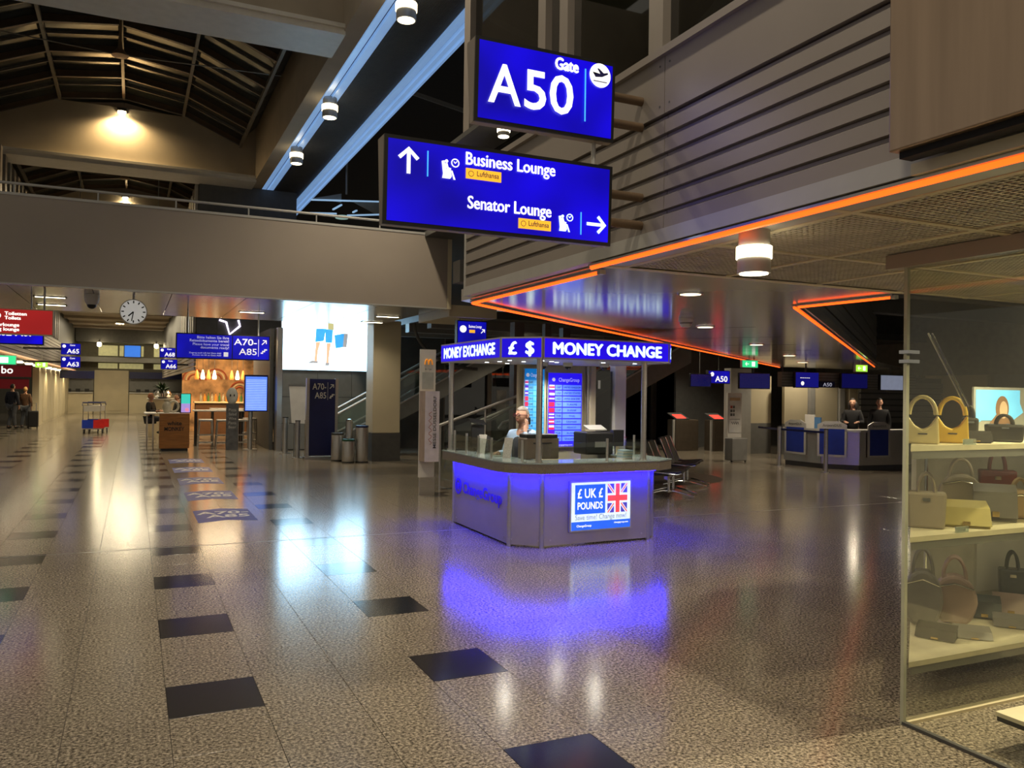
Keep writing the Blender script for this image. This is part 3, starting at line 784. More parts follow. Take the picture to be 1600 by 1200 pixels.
t = thing('gate_sign', 'large blue illuminated sign reading Gate A50 with a plane symbol', 'sign', (1.86, SY, 3.05))
f = sign_box(t, 1.475, 2.26, SY, 3.055, 3.465, 0.11)
yf = SY - 0.016
text(f, 'A', 0.275, M_letter, (1.54, yf + 0.002, 3.155), bold=0.012, width=0.175)
text(f, '50', 0.275, M_letter, (1.735, yf + 0.002, 3.155), bold=0.012, width=0.275)
text(f, 'Gate', 0.085, M_letter, (2.035, yf, 3.375), fat=.003, width=0.13, align='R')
flat(f, 'divider', M_cyanline, (2.075, yf, 3.135), rect(0, .007, 0, .27))
flat(f, 'plane_disc', M_letter, (2.165, yf, 3.385), disc(0, 0, .062, 32))
flat(f, 'plane_symbol', M_navytxt, (2.165, yf - 0.0022, 3.385), [(-.045, .012), (-.038, .002), (.0, .008), (-.018, .034), (-.008, .034), (.02, .014), (.044, .02), (.046, .012), (.012, -.006), (-.028, -.012)])
flat(f, 'plane_symbol', M_navytxt, (2.165, yf - 0.0022, 3.385), rect(-.04, .04, -.034, -.030))
for zz in (3.18, 3.32): MB().cyl((2.26, SY + 0.055, zz), (FX, SY + 0.055, zz), 0.024, 14).build('bracket_arm', M_rib, t, smooth=True)
MB().cyl((2.17, SY + 0.05, 2.925), (2.17, SY + 0.05, 3.06), 0.012, 10).build('connecting_rod', M_lgrey, t)
# tall mullion the signs hang in front of
struct(MB().box(1.50, 1.56, SY + 0.15, SY + 0.21, 2.93, 2.95).build('trim_9', M_lgrey))

# ================================================================== KIOSK
KX0, KX1, KY0, KY1 = 3.88, 5.72, 8.22, 10.20
k = thing('money_exchange_kiosk', 'octagonal money exchange kiosk with blue glowing base and lit blue header', 'kiosk', (4.8, 9.2, 0))
base = [(3.89, 10.22), (3.89, 8.46), (4.18, 8.22), (5.63, 8.27), (5.80, 8.45), (5.80, 10.0)]
def inset(poly, d):
    c = Vector((4.85, 9.3)); out = []
    for p in poly:
        v = Vector(p) - c; out.append(tuple(c + v * (1 - d / v.length)))
    return out
ci = inset(base, 0.06)
for i in range(5): MB().slab(ci[i], ci[i + 1], 0.01, 0.83, 0.03).build('inner_panel', M_blackm, k)
for i in range(5):
    a, b = Vector(base[i]), Vector(base[i + 1])
    pn = MB().slab(a, b, 0.02, 0.835, 0.02).build('base_panel', M_kpanel, k)
    d = (b - a).normalized(); n = Vector((-d.y, d.x)) * -1
    for u, z in ((0.07, 0.08), (0.93, 0.08), (0.07, 0.78), (0.93, 0.78)):
        p = a + (b - a) * u
        MB().cyl((p.x, p.y, z), (p.x + d.y * 0.016, p.y - d.x * 0.016, z), 0.012, 10).build('screw', M_steel, pn)
for i, (x, y) in enumerate(base):
    MB().cyl((x, y, 0.0), (x, y, 0.835), 0.027, 14).build('edge_post', M_steel, k, smooth=True)
# counter
ctr = [(3.76, 10.34), (3.76, 8.62), (3.80, 8.42), (3.92, 8.24), (4.10, 8.12), (4.25, 8.09), (5.70, 8.14), (5.98, 8.30), (5.98, 10.1)]
ctr_t = inset(ctr, -0.006); ctr_i = inset(ctr, 0.50)
cf = MB(); cg = MB()
for i in range(len(ctr) - 1):
    cf.prism([ctr[i] + (0.832,), ctr[i + 1] + (0.832,), ctr_i[i + 1] + (0.832,), ctr_i[i] + (0.832,)], (0, 0, 0.108))
    cg.prism([ctr_t[i] + (0.94,), ctr_t[i + 1] + (0.94,), ctr_i[i + 1] + (0.94,), ctr_i[i] + (0.94,)], (0, 0, 0.014))
cf.build('counter_fascia', M_stone, k)
cg.build('counter_top', mat('pale_counter_glass', (0.34, 0.42, 0.40), 0.12, 0, 0.05), k)
# LED strip under the overhang
led = inset(ctr, 0.07)
for i in range(len(led) - 1):
    MB().slab(led[i], led[i + 1], 0.8258, 0.8316, 0.03).build('led_strip', M_led, k)
# header
hd = [(3.78, 10.46), (3.78, 8.50), (4.12, 8.13), (5.86, 8.22), (6.02, 8.42), (6.02, 10.3)]
MB().prism([(x, y, 2.13) for x, y in inset(hd, 0.02)], (0, 0, 0.22)).build('header_core', M_lgrey, k)
MB().prism([(x, y, 2.118) for x, y in inset(hd, 0.01)], (0, 0, 0.012)).build('canopy_ceiling', M_white, k)
hw = ['MONEY EXCHANGE', '£ $', 'MONEY CHANGE', '£', 'MONEY EXCHANGE']
for i in range(5):
    a, b = Vector(hd[i]), Vector(hd[i + 1]); d = (b - a).normalized(); Lh = (b - a).length
    fr_ = MB().slab(a, b, 2.112, 2.358, 0.03).build('header_frame', M_lgrey, k)
    nrm = Vector((d.y, -d.x)) * 0.017
    a2 = a + d * 0.015 + nrm; b2 = b - d * 0.015 + nrm
    sp = MB().slab(a2, b2, 2.130, 2.340, 0.006).build('sign_panel', M_khead, k)
    at_ = (a + b) / 2 + nrm * 1.25
    if i == 1:
        for s_, u_ in (('£', 0.28), ('$', 0.72)):
            q_ = a2 + (b2 - a2) * u_ + nrm * .25; text(sp, s_, 0.20, M_letter_c, (q_.x, q_.y, 2.166), (d.x, d.y, 0), UD, 'C', 0.0, fat=.009)
    else: text(sp, hw[i], 0.185, M_letter_c, (at_.x, at_.y, 2.172), (d.x, d.y, 0), UD, 'C', 0.0, width=Lh * (0.86 if i != 3 else 0.5), fat=.009)
# posts
for x, y in ((4.12, 8.20), (5.52, 8.22), (3.86, 8.58), (5.88, 8.55), (3.86, 10.3), (5.9, 10.2)):
    if (x, y) == (3.86, 8.58) or (x, y) == (5.88, 8.55): continue
    MB().cyl((x, y, 0.955), (x, y, 2.12), 0.034, 16).build('post', M_steel, k, smooth=True)
    MB().cyl((x, y, 0.954), (x, y, 0.97), 0.045, 16).build('post_foot', M_steel, k)
# glazing and low counter screens
for a, b in (((3.86, 10.25), (3.86, 8.60)), ((4.17, 8.20), (5.47, 8.23)), ((5.9, 8.5), (5.9, 10.15))):
    MB().slab(a, b, 0.99, 1.17, 0.008).build('low_glass_screen', M_glass, k)
for x, y, h_ in ((3.86, 10.15, 0.27), (3.87, 9.75, 0.25), (3.87, 9.35, 0.24), (3.87, 8.95, 0.24), (4.02, 8.42, 0.24), (5.02, 8.22, 0.26), (5.9, 9.0, 0.25)):
    MB().cyl((x, y, 0.954), (x, y, 0.954 + h_), 0.016, 12).build('screen_post', M_steel, k, smooth=True)
# rear wall: cream partition, door with window, pillar
MB().box(4.82, 5.88, 10.22, 10.30, 0.05, 2.12).build('rear_partition', M_cream, k)
MB().box(5.18, 5.80, 10.19, 10.22, 0.95, 2.05).build('board_frame', M_cream, k)
MB().box(5.90, 5.98, 10.12, 10.22, 0.05, 2.12).build('door_jamb', M_cream, k)
MB().box(5.98, 6.30, 10.16, 10.18, 0.05, 2.05).build('door_glass', M_dglass, k)
MB().box(6.02, 6.06, 10.13, 10.16, 1.80, 1.92).build('door_lock', M_chrome, k)
MB().box(6.28, 6.48, 10.10, 10.24, 0.05, 2.14).build('pillar', M_white, k, bevel=0.015)
MB().box(5.84, 5.88, 10.15, 10.19, 0.96, 1.22).build('switch_column', M_cream, k)
# base poster: UK pounds
fx0, fx1, fz0, fz1 = 4.515, 5.36, 0.155, 0.735
fa = Vector((fx0, 8.228, 0)); fb = Vector((fx1, 8.262, 0)); fd = (fb - fa).normalized(); fxd = (fd.x, fd.y, 0); fn = Vector((fd.y, -fd.x, 0))
pz = MB().prism([fa + fn * 0.012 + Vector((0, 0, fz0)), fb + fn * 0.012 + Vector((0, 0, fz0)), fb + fn * 0.012 + Vector((0, 0, fz1)), fa + fn * 0.012 + Vector((0, 0, fz1))], fn * 0.03).build('poster_frame', M_lgrey, k)
fo = fa + fn * 0.043 + Vector((0, 0, fz0)); W_ = (fb - fa).length; H_ = fz1 - fz0
M_posterw = mat('poster_white_lit', (.8, .9, 1), .4, emit=(0.72, 0.92, 1.0), es=0.85)
M_posterb = mat('poster_blue_lit', (.05, .2, .8), .4, emit=(0.01, 0.10, 0.75), es=0.9)
M_posterr = mat('poster_red_lit', (.8, .1, .1), .4, emit=(0.85, 0.06, 0.06), es=0.9)
M_posterg = mat('poster_grey_print', (.5, .55, .6), .4, emit=(0.12, 0.16, 0.20), es=0.6)
M_posteri = mat('poster_indigo_lit', (.1, .05, .5), .4, emit=(0.06, 0.05, 0.42), es=0.9)
flat(pz, 'poster_ground', M_posterw, fo, rect(.02, W_ - .02, .02, H_ - .02), fxd)
flat(pz, 'poster_footer', M_posterb, fo, rect(.02, W_ - .02, .02, .115), fxd, lift=0.002)
flat(pz, 'poster_block', M_posterb, fo, rect(.065, .475, .20, .535), fxd, lift=0.002)
text(pz, '£ UK £', 0.15, M_letter, fo + Vector((fd.x * .27, fd.y * .27, .385)) + fn * .003, fxd, UD, 'C', 0.01, width=.34)
text(pz, 'POUNDS', 0.115, M_letter, fo + Vector((fd.x * .27, fd.y * .27, .255)) + fn * .003, fxd, UD, 'C', 0.01, width=.34)
text(pz, 'Save time! Change now!', 0.085, M_posterg, fo + Vector((fd.x * .07, fd.y * .07, .135)) + fn * .003, fxd, UD, 'L', 0.008, width=.70)
text(pz, 'ChangeGroup', 0.035, M_letter, fo + Vector((fd.x * .09, fd.y * .09, .055)) + fn * .003, fxd, UD, 'L', 0.006)
text(pz, 'changegroup.com', 0.028, M_letter, fo + Vector((fd.x * .60, fd.y * .60, .075)) + fn * .003, fxd, UD, 'L')
def union_flag(par, o, xd, x0, x1, z0, z1, l0, prefix='flag'):
    def F(nm, m, pts, l): flat(par, nm, m, o, pts, xd, lift=l0 + l)
    w, h = x1 - x0, z1 - z0; cx, cz = (x0 + x1) / 2, (z0 + z1) / 2
    F(prefix + '_ground', M_posteri, rect(x0, x1, z0, z1), 0)
    e = 0.09 * w
    F(prefix + '_saltire', M_posterw, [(x0, z0), (x0 + e, z0), (x1, z1 - e), (x1, z1), (x1 - e, z1), (x0, z0 + e)], .002)
    F(prefix + '_saltire', M_posterw, [(x0, z1), (x0, z1 - e), (x1 - e, z0), (x1, z0), (x1, z0 + e), (x0 + e, z1)], .002)
    e *= 0.4
    F(prefix + '_saltire', M_posterr, [(x0, z0), (x0 + e, z0), (x1, z1 - e), (x1, z1), (x1 - e, z1), (x0, z0 + e)], .003)
    F(prefix + '_saltire', M_posterr, [(x0, z1), (x0, z1 - e), (x1 - e, z0), (x1, z0), (x1, z0 + e), (x0 + e, z1)], .003)
    F(prefix + '_cross', M_posterw, rect(cx - .17 * w, cx + .17 * w, z0, z1), .004); F(prefix + '_cross', M_posterw, rect(x0, x1, cz - .17 * h, cz + .17 * h), .004)
    F(prefix + '_cross', M_posterr, rect(cx - .10 * w, cx + .10 * w, z0, z1), .0055); F(prefix + '_cross', M_posterr, rect(x0, x1, cz - .10 * h, cz + .10 * h), .0055)
union_flag(pz, fo, fxd, .505, .78, .20, .535, .002)
# side logo
M_logo = mat('blue_logo', (0.02, 0.01, 0.45), 0.4, emit=(0.03, 0.0, 0.6), es=0.35)
lxd = (0, -1, 0)
lg = text(k, 'ChangeGroup', 0.20, M_logo, (3.874, 9.86, 0.44), lxd, UD, 'L', 0.02, width=1.22, name='logo_lettering')
n = 24
rg = MB()
for i in range(n):
    a0, a1 = 2 * PI * i / n, 2 * PI * (i + 1) / n
    rg.prism([(3.876, 10.03 - r * math.cos(a), 0.505 + r * math.sin(a)) for a, r in ((a0, .105), (a1, .105), (a1, .075), (a0, .075))], (-0.006, 0, 0))
rg.prism([(3.876, 10.03 - q[0], 0.505 + q[1]) for q in disc(0, 0, .05, 6)], (-0.006, 0, 0))
rg.build('logo_ring', M_logo, k)

# dome cameras and spot lights in the kiosk canopy
for x, y, lab in ((4.72, 9.3, 'dome camera under the kiosk canopy beside the blue rate board'), (5.02, 9.2, 'dome camera under the kiosk canopy, middle of three'), (5.5, 9.1, 'dome camera under the kiosk canopy beside the door pillar')):
    t = thing('dome_camera', lab, 'camera', (x, y, 2.118), 0, 'dome cameras in the kiosk')
    MB().lathe((x, y, 2.07), [(0.05, 0.0), (0.062, 0.012), (0.062, 0.047)], 16).build('ring', M_white, t, smooth=True)
    MB().ball((x, y, 2.07), (0.042, 0.042, 0.04), 14, 8).build('dome', M_black, t, smooth=True)
spots = [(4.0, 8.75), (4.05, 9.15), (4.05, 9.55), (4.3, 9.0), (4.3, 8.5), (4.5, 8.65), (4.7, 8.9), (4.4, 9.7), (5.15, 8.55), (5.6, 8.55)]
for i, (x, y) in enumerate(spots):
    t = thing('canopy_spotlight', 'small round white spotlight set in the kiosk canopy ceiling', 'ceiling lamp', (x, y, 2.118), 0, 'spotlights in the kiosk canopy')
    MB().cyl((x, y, 2.118), (x, y, 2.108), 0.032, 16).build('rim', M_chrome, t)
    MB().cyl((x, y, 2.109), (x, y, 2.104), 0.025, 16).build('lens', M_lamp_cool, t)
for x, y in ((4.2, 9.2), (5.3, 8.9), (5.2, 9.7)):
    light('canopy_light', 'SPOT', (x, y, 2.06), 45, (1.0, 0.93, 0.80), 0.05, 150, 0.6, (x, y, 0))

# rate boards
def rate_board(label, x0, x1, y, z0, z1, ground, cell, rows, head):
    t = thing('rate_board', label, 'rate board', ((x0 + x1) / 2, y, z0), 0)
    MB().box(x0 - .012, x1 + .012, y, y + 0.03, z0 - .012, z1 + .012).build('frame', M_lgrey, t)
    b = MB().box(x0, x1, y - 0.004, y, z0, z1).build('screen', ground, t)
    w_ = x1 - x0; h_ = z1 - z0
    text(b, head, 0.075, M_lettdim, (x0 + .30 * w_, y - .005, z1 - .115 * h_), align='L', width=.62 * w_)
    flat(b, 'logo', M_lettdim, (x0 + .15 * w_, y - .006, z1 - .09 * h_), disc(0, 0, .028, 6))
    n = len(rows); rh = .78 * h_ / n
    for i, (code, nm, cols) in enumerate(rows):
        zt = z1 - .155 * h_ - i * rh
        flat(b, 'row_cell', cell, (x0, y - .005, zt - rh * .88), rect(.20 * w_, .40 * w_, 0, rh * .8))
        flat(b, 'row_cell', cell, (x0, y - .005, zt - rh * .88), rect(.425 * w_, .98 * w_, 0, rh * .8))
        for q, cc in enumerate(cols):
            flat(b, 'flag', cc, (x0, y - .005, zt - rh * .88), rect(.02 * w_, .18 * w_, rh * .8 * (1 - (q + 1) / len(cols)), rh * .8 * (1 - q / len(cols))))
        if code: text(b, code, rh * .5, M_navytxt, (x0 + .30 * w_, y - .0075, zt - rh * .66), align='C')
        if nm: text(b, nm, rh * .46, M_navytxt, (x0 + .70 * w_, y - .0075, zt - rh * .66), align='C', width=min(.5 * w_, .045 * w_ * len(nm)))
    text(b, 'changegroup.com', 0.035, M_lettdim, ((x0 + x1) / 2, y - .005, z0 + .012), align='C')
    return t
W, R_, I_ = M_posterw, M_posterr, M_posteri
M_fR = mat('flag_red', (.6, .02, .05), .5, emit=(0.62, 0.0, 0.08), es=0.9)
M_fW = mat('flag_pale', (.6, .6, .8), .5, emit=(0.45, 0.45, 0.85), es=0.8)
M_fI = mat('flag_indigo', (.1, .0, .5), .5, emit=(0.05, 0.0, 0.45), es=0.9)
M_cell = mat('rate_cell_blue', (.15, .3, .9), .5, emit=(0.055, 0.13, 0.92), es=0.95)
M_ground = mat('rate_ground_blue', (.03, .02, .8), .5, emit=(0.012, 0.002, 0.72), es=1.0)
rows = [('GBP', 'UNITED KINGDOM', (M_fW, M_fR, M_fW)), ('USD', 'UNITED STATES', (M_fI, M_fW)), ('AED', 'UNITED ARAB EMIR.', (M_fI, M_fW, M_fI)), ('TRY', 'TURKIYE', (M_fR,)), ('CHF', 'SUISSE', (M_fR,)),
        ('THB', 'THAI', (M_fW, M_fI, M_fW)), ('DKK', 'DANMARK', (M_fR, M_fW, M_fR)), ('MXN', 'MEXICO', (M_fW, M_fR)), ('RUB', 'RUSSIA', (M_fI, M_fI)), ('SGD', 'SINGAPORE', (M_fR, M_fW))]
rate_board('deep blue exchange rate screen on the rear wall of the kiosk', 5.235, 5.765, 10.15, 0.985, 2.01, M_ground, M_cell, rows, 'ChangeGroup')
M_cell2 = mat('rate_cell_cyan', (.1, .4, .7), .5, emit=(0.05, 0.26, 0.55), es=0.7)
M_ground2 = mat('rate_ground_cyan', (.02, .3, .6), .5, emit=(0.0, 0.12, 0.42), es=0.9)
rate_board('pale cyan exchange rate screen behind the kiosk clerk', 4.87, 5.17, 10.15, 1.10, 2.06, M_ground2, M_cell2, [(a, '', c) for a, b_, c in rows], 'ChangeGroup')

# things on the counter
def leaflet(label, x, y, rz):
    t = thing('leaflet_holder', label, 'leaflet holder', (x, y, 0.955), rz, 'leaflet holders on the kiosk counter')
    MB().prism([(-.055, .0, 0), (.055, .0, 0), (.055, .06, .24), (-.055, .06, .24)], (0, .006, 0)).build('sheet', mat('printed_paper', (.62, .60, .56), .6, 0, .25, 120), t, local=True)
    MB().prism([(-.06, .012, 0), (-.06, .10, 0), (-.06, .065, .2)], (.12, 0, 0)).build('stand', M_glass, t, local=True)
leaflet('white leaflet in a tilted clear holder on the kiosk counter beside the flat screen', 3.98, 9.55, -0.9)
leaflet('white leaflet in a tilted clear holder on the kiosk counter beside the till box', 4.02, 8.85, -0.9)
t = thing('till_monitor', 'black till monitor with a glass shield on the kiosk counter end', 'monitor', (4.08, 9.98, 0.955))
MB().box(4.02, 4.20, 9.95, 9.99, 1.0, 1.30).build('screen', M_black, t, bevel=0.006)
MB().box(4.08, 4.14, 9.96, 10.02, 0.955, 1.02).build('foot', M_black, t)
MB().prism([(3.99, 9.9, 1.33), (4.21, 9.9, 1.30), (4.21, 10.02, 1.35), (3.99, 10.02, 1.38)], (0, 0, .012)).build('hood', M_black, t)
t = thing('till_box', 'brown grey till printer box on the kiosk counter in front of the clerk', 'printer', (4.22, 8.62, 0.955))
MB().box(4.17, 4.60, 8.62, 8.86, 0.955, 1.20).build('body', mat('taupe_plastic', (.17, .13, .10), .5), t, bevel=0.012)
MB().box(4.18, 4.59, 8.63, 8.85, 1.20, 1.245).build('lid', M_black, t, bevel=0.01)
MB().box(4.26, 4.50, 8.612, 8.622, 1.135, 1.15).build('paper_slot', M_black, t)
t = thing('document_printer', 'black document printer with silver paper tray on the kiosk counter', 'printer', (5.42, 9.2, 0.955))
MB().box(5.22, 5.62, 9.05, 9.40, 0.955, 1.24).build('body', M_black, t, bevel=0.02)
MB().prism([(5.30, 9.12, 1.26), (5.56, 9.12, 1.26), (5.60, 9.34, 1.31), (5.34, 9.34, 1.31)], (0, 0, .012)).build('paper_tray', M_lgrey, t)
MB().box(5.34, 5.50, 9.038, 9.05, 1.05, 1.12).build('panel', M_grey, t)
t = thing('card_terminal', 'dark card terminal with cream stand on the kiosk counter by the right post', 'card terminal', (5.72, 9.2, 0.955))
MB().box(5.70, 5.86, 9.18, 9.26, 1.05, 1.26).build('screen', M_black, t, bevel=0.006)
MB().box(5.75, 5.80, 9.2, 9.24, 0.955, 1.06).build('stand', M_cream, t)
t = thing('paper_stack', 'small stack of pale blue forms on the kiosk counter by the right post', 'paper stack', (5.36, 8.42, 0.955))
for i in range(6): MB().box(5.32 + .003 * i, 5.46 + .002 * i, 8.36, 8.50, 0.955 + .018 * i, 0.970 + .018 * i).build('pad', mat('pale_blue_pad', (.45, .58, .68), .6) if i % 2 else M_white, t)
t = thing('coin_tray', 'clear round coin tray on the kiosk counter beside the leaflets', 'tray', (4.03, 9.12, 0.955))
MB().lathe((4.03, 9.12, 0.955), [(.05, 0), (.075, .02), (.085, .055), (.078, .055), (.06, .02), (.02, .012)], 20).build('bowl', M_glass, t, smooth=True)
MB().cyl((4.03, 9.12, 0.9555), (4.03, 9.12, 0.963), .05, 18).build('mat', M_lgrey, t)
t = thing('tablet_stand', 'thin dark tablet on a stand on the kiosk counter next to the till monitor', 'tablet', (4.12, 9.72, 0.955))
MB().prism([(4.05, 9.70, .98), (4.19, 9.70, .98), (4.19, 9.76, 1.17), (4.05, 9.76, 1.17)], (0, .01, 0)).build('screen', M_black, t)
MB().box(4.10, 4.14, 9.71, 9.79, .955, .99).build('foot', M_black, t)

# ================================================================== PEOPLE
def skin(name, nodes, edges, m, parent, root, sub=2):
    ids = list(nodes); me = bpy.data.meshes.new(name)
    me.from_pydata([nodes[i][0] for i in ids], [(ids.index(a), ids.index(b)) for a, b in edges], [])
    me.materials.append(m)
    o = bpy.data.objects.new(name, me); COL.objects.link(o); o.parent = parent
    md = o.modifiers.new('skin', 'SKIN'); md.use_smooth_shade = True
    sv = me.skin_vertices[0].data
    for i, key in enumerate(ids):
        r = nodes[key][1]
        sv[i].radius = (r, r) if not hasattr(r, '__len__') else tuple(r)
        sv[i].use_root = (key == root)
    s2 = o.modifiers.new('sub', 'SUBSURF'); s2.levels = sub; s2.render_levels = sub
    return o
def chain(ks): return list(zip(ks[:-1], ks[1:]))
def hand_nodes(N, E, wrist, tip, palm_dir, side, pre, s=1.0, curl=0.35):
    """palm and five bent fingers leaving the wrist towards tip"""
    w_ = Vector(wrist); d = (Vector(tip) - w_).normalized(); pd = Vector(palm_dir).normalized(); sd = d.cross(pd).normalized() * side
    pm = w_ + d * .055 * s
    N[pre + 'palm'] = (pm, (.030 * s, .022 * s)); E.append((pre + 'wrist', pre + 'palm'))
    for i, (u, ln) in enumerate(((-.028, .070), (-.010, .080), (.010, .076), (.027, .060))):
        r0 = pm + sd * u * s + d * .035 * s
        m1 = r0 + d * ln * .5 * s + pd * curl * .02 * s
        m2 = m1 + (d * (1 - curl) + pd * curl).normalized() * ln * .5 * s
        ks = [pre + 'palm'] + [pre + 'f%d%d' % (i, q) for q in range(3)]
        for kk, p in zip(ks[1:], (r0, m1, m2)): N[kk] = (p, .0085 * s)
        E.extend(chain(ks))
    r0 = w_ + d * .035 * s - sd * .036 * s; m1 = r0 + (d * .7 - sd * .5 + pd * .3).normalized() * .035 * s; m2 = m1 + (d + pd * .4).normalized() * .03 * s
    ks = [pre + 'palm', pre + 't0', pre + 't1', pre + 't2']
    for kk, p in zip(ks[1:], (r0, m1, m2)): N[kk] = (p, .010 * s)
    E.extend(chain(ks))

def person(name, label, loc, rz, pose='stand', coat=M_cloth_k, trousers=M_cloth_k, hair=M_hair_d, long_hair=False, glasses=False, vest=None, tall=1.0, female=False, group=None, phone=False, look=0.0):
    """figure facing local -y; hips at origin height of the pose"""
    t = thing(name, label, 'person', loc, rz, group)
    t.scale = (tall, tall, tall)
    hip = {'stand': .92, 'sit': .50, 'high': .72}[pose]
    sh = .185 if not female else .165
    V = lambda x, y, z: Vector((x, y, z))
    N = {}; E = []
    N['pel'] = (V(0, 0, hip + .02), .135); N['waist'] = (V(0, .0, hip + .20), .120); N['chest'] = (V(0, -.005, hip + .38), (.150, .115)); N['neckb'] = (V(0, .005, hip + .52), .070)
    N['neck'] = (V(0, -.005, hip + .585), .050); N['jaw'] = (V(0, -.015, hip + .655), .052)
    E += chain(['pel', 'waist', 'chest', 'neckb', 'neck', 'jaw'])
    hz = hip + .715
    def head_shape(k):
        q = MB().ball((0, 0, 0), (.076 * k, .096 * k, .116 * k), 20, 14)
        out = []
        for x, y, z in q.v:
            if z < 0:
                u = -z / .116; x *= 1 - .30 * u * u; y = y * (1 - .18 * u * u) - .016 * u
            if y < -.03 and abs(z) < .07: y = max(y, -.093 * k)
            out.append((x, y - .008, z + hz))
        return out, q.f
    hv, hf = head_shape(1.0)
    hd_ = MB().add(hv, hf)
    hd_.prism([(-.010, -.090, hz + .018), (.010, -.090, hz + .018), (.017, -.092, hz - .030), (0, -.122, hz - .026), (-.017, -.092, hz - .030)], (0, .004, 0))
    for sx in (-1, 1): hd_.ball((sx * .078, .008, hz - .008), (.012, .022, .032), 10, 8)
    hd_.build('head', M_skin, t, smooth=True, local=True)
    arms = {}
    for sx, q in ((-1, 'L'), (1, 'R')):
        s0 = V(sx * sh, .0, hip + .475)
        if phone and q == 'R': e0, w0, tp, pd = V(.25, -.20, hip + .32), V(.135, -.10, hip + .545), V(.115, -.02, hip + .68), (-1, 0, 0)
        elif pose == 'stand': e0, w0, tp, pd = V(sx * (sh + .06), .02, hip + .20), V(sx * (sh + .06), -.05, hip - .03), V(sx * (sh + .05), -.08, hip - .14), (-sx, 0, 0)
        else: e0, w0, tp, pd = V(sx * (sh + .07), -.06, hip + .22), V(sx * (sh - .02), -.28, hip + .24), V(sx * (sh - .06), -.40, hip + .24), (0, 0, -1)
        arms[q] = (s0, e0, w0)
        N[q + 'sho'] = (s0, .062); N[q + 'elb'] = (e0, .045); N[q + 'wrist'] = (w0, .030)
        E += [('chest', q + 'sho'), (q + 'sho', q + 'elb'), (q + 'elb', q + 'wrist')]
        hand_nodes(N, E, w0, tp, pd, sx, q, 1.0, .5)
    legs = {}
    for sx, q in ((-1, 'L'), (1, 'R')):
        h0 = V(sx * .095, 0, hip - .04)
        if pose == 'stand': k0, a0, f0 = V(sx * .10, -.02 - .05 * sx, .49), V(sx * .10, .02 + .06 * sx, .085), V(sx * .115, -.13 + .06 * sx, .035)
        elif pose == 'high': k0, a0, f0 = V(sx * .12, -.40, hip - .10), V(sx * .12, -.36, .30), V(sx * .13, -.50, .26)
        else: k0, a0, f0 = V(sx * .11, -.42, hip - .02), V(sx * .11, -.40, .085), V(sx * .12, -.54, .035)
        legs[q] = (h0, k0, a0, f0)
        N[q + 'hip'] = (h0, .088); N[q + 'kne'] = (k0, .058); N[q + 'ank'] = (a0, .038); N[q + 'toe'] = (f0, .032)
        E += [('pel', q + 'hip'), (q + 'hip', q + 'kne'), (q + 'kne', q + 'ank'), (q + 'ank', q + 'toe')]
    skin('body', N, E, M_skin, t, 'pel', 2)
    # jacket over torso and arms
    J = {'pel': (V(0, 0, hip - (.11 if pose == 'stand' else .03)), (.178, .150)), 'waist': (V(0, 0, hip + .20), (.150, .13)), 'chest': (V(0, -.003, hip + .38), (.178, .138)), 'neckb': (V(0, .008, hip + .525), .082)}
    JE = chain(['pel', 'waist', 'chest', 'neckb'])
    for q in 'LR':
        s0, e0, w0 = arms[q]
        J[q + 's'] = (s0, .078); J[q + 'e'] = (e0, .060); J[q + 'w'] = (e0.lerp(w0, .9), .045)
        JE += [('chest', q + 's'), (q + 's', q + 'e'), (q + 'e', q + 'w')]
    skin('jacket' if not vest else 'shirt', J, JE, coat, t, 'pel', 2)
    if vest:
        skin('vest', {'a': (V(0, 0, hip - .02), (.172, .148)), 'b': (V(0, 0, hip + .20), (.158, .138)), 'c': (V(0, -.003, hip + .37), (.188, .147)), 'd': (V(0, .012, hip + .505), .088)}, chain('abcd'), vest, t, 'a', 2)
    T = {'pel': (V(0, 0, hip + .01), (.168, .145))}; TE = []
    for q in 'LR':
        h0, k0, a0, f0 = legs[q]
        T[q + 'h'] = (h0, .112); T[q + 'k'] = (k0, .078); T[q + 'a'] = (k0.lerp(a0, .98), .062)
        TE += [('pel', q + 'h'), (q + 'h', q + 'k'), (q + 'k', q + 'a')]
    skin('trousers', T, TE, trousers, t, 'pel', 2)
    for q in 'LR':
        h0, k0, a0, f0 = legs[q]
        MB().ball((a0 + f0) / 2 + V(0, 0, .0), (.054, .145, .055), 12, 8).build('shoe', M_black, t, smooth=True, local=True)
    hb = MB(); vv, ff = head_shape(1.09)
    keep = [f_ for f_ in ff if all(vv[i][2] > hz + .062 or vv[i][1] > -.012 for i in f_) and all(vv[i][2] > hz - .075 for i in f_)]
    hb.add(vv, keep)
    if long_hair:
        for sx in (-1, 1): hb.ball((sx * .075, .02, hip + .63), (.045, .06, .13), 12, 8)
        hb.ball((0, .065, hip + .62), (.085, .05, .14), 12, 8)
    hb.build('hair', hair, t, smooth=True, local=True)
    for sx in (-1, 1): MB().ball((sx * .032, -.098, hip + .728), (.013, .008, .007), 8, 6).build('eye', M_black, t, smooth=True, local=True)
    MB().ball((0, -.100, hip + .664), (.024, .009, .006), 10, 6).build('mouth', mat('lip', (.40, .13, .11), .5), t, smooth=True, local=True)
    if glasses:
        g = MB()
        for sx in (-1, 1):
            g.tube([(sx * .036 + .028 * math.cos(a), -.112, hip + .728 + .020 * math.sin(a)) for a in [2 * PI * i / 14 for i in range(14)]], .004, 6, True)
            g.cyl((sx * .064, -.108, hip + .732), (sx * .086, .0, hip + .730), .004, 6)
        g.cyl((-.01, -.113, hip + .730), (.01, -.113, hip + .730), .004, 6)
        g.build('glasses', mat('dark_red_glasses', (.12, .02, .02), .4), t, local=True)
    return t
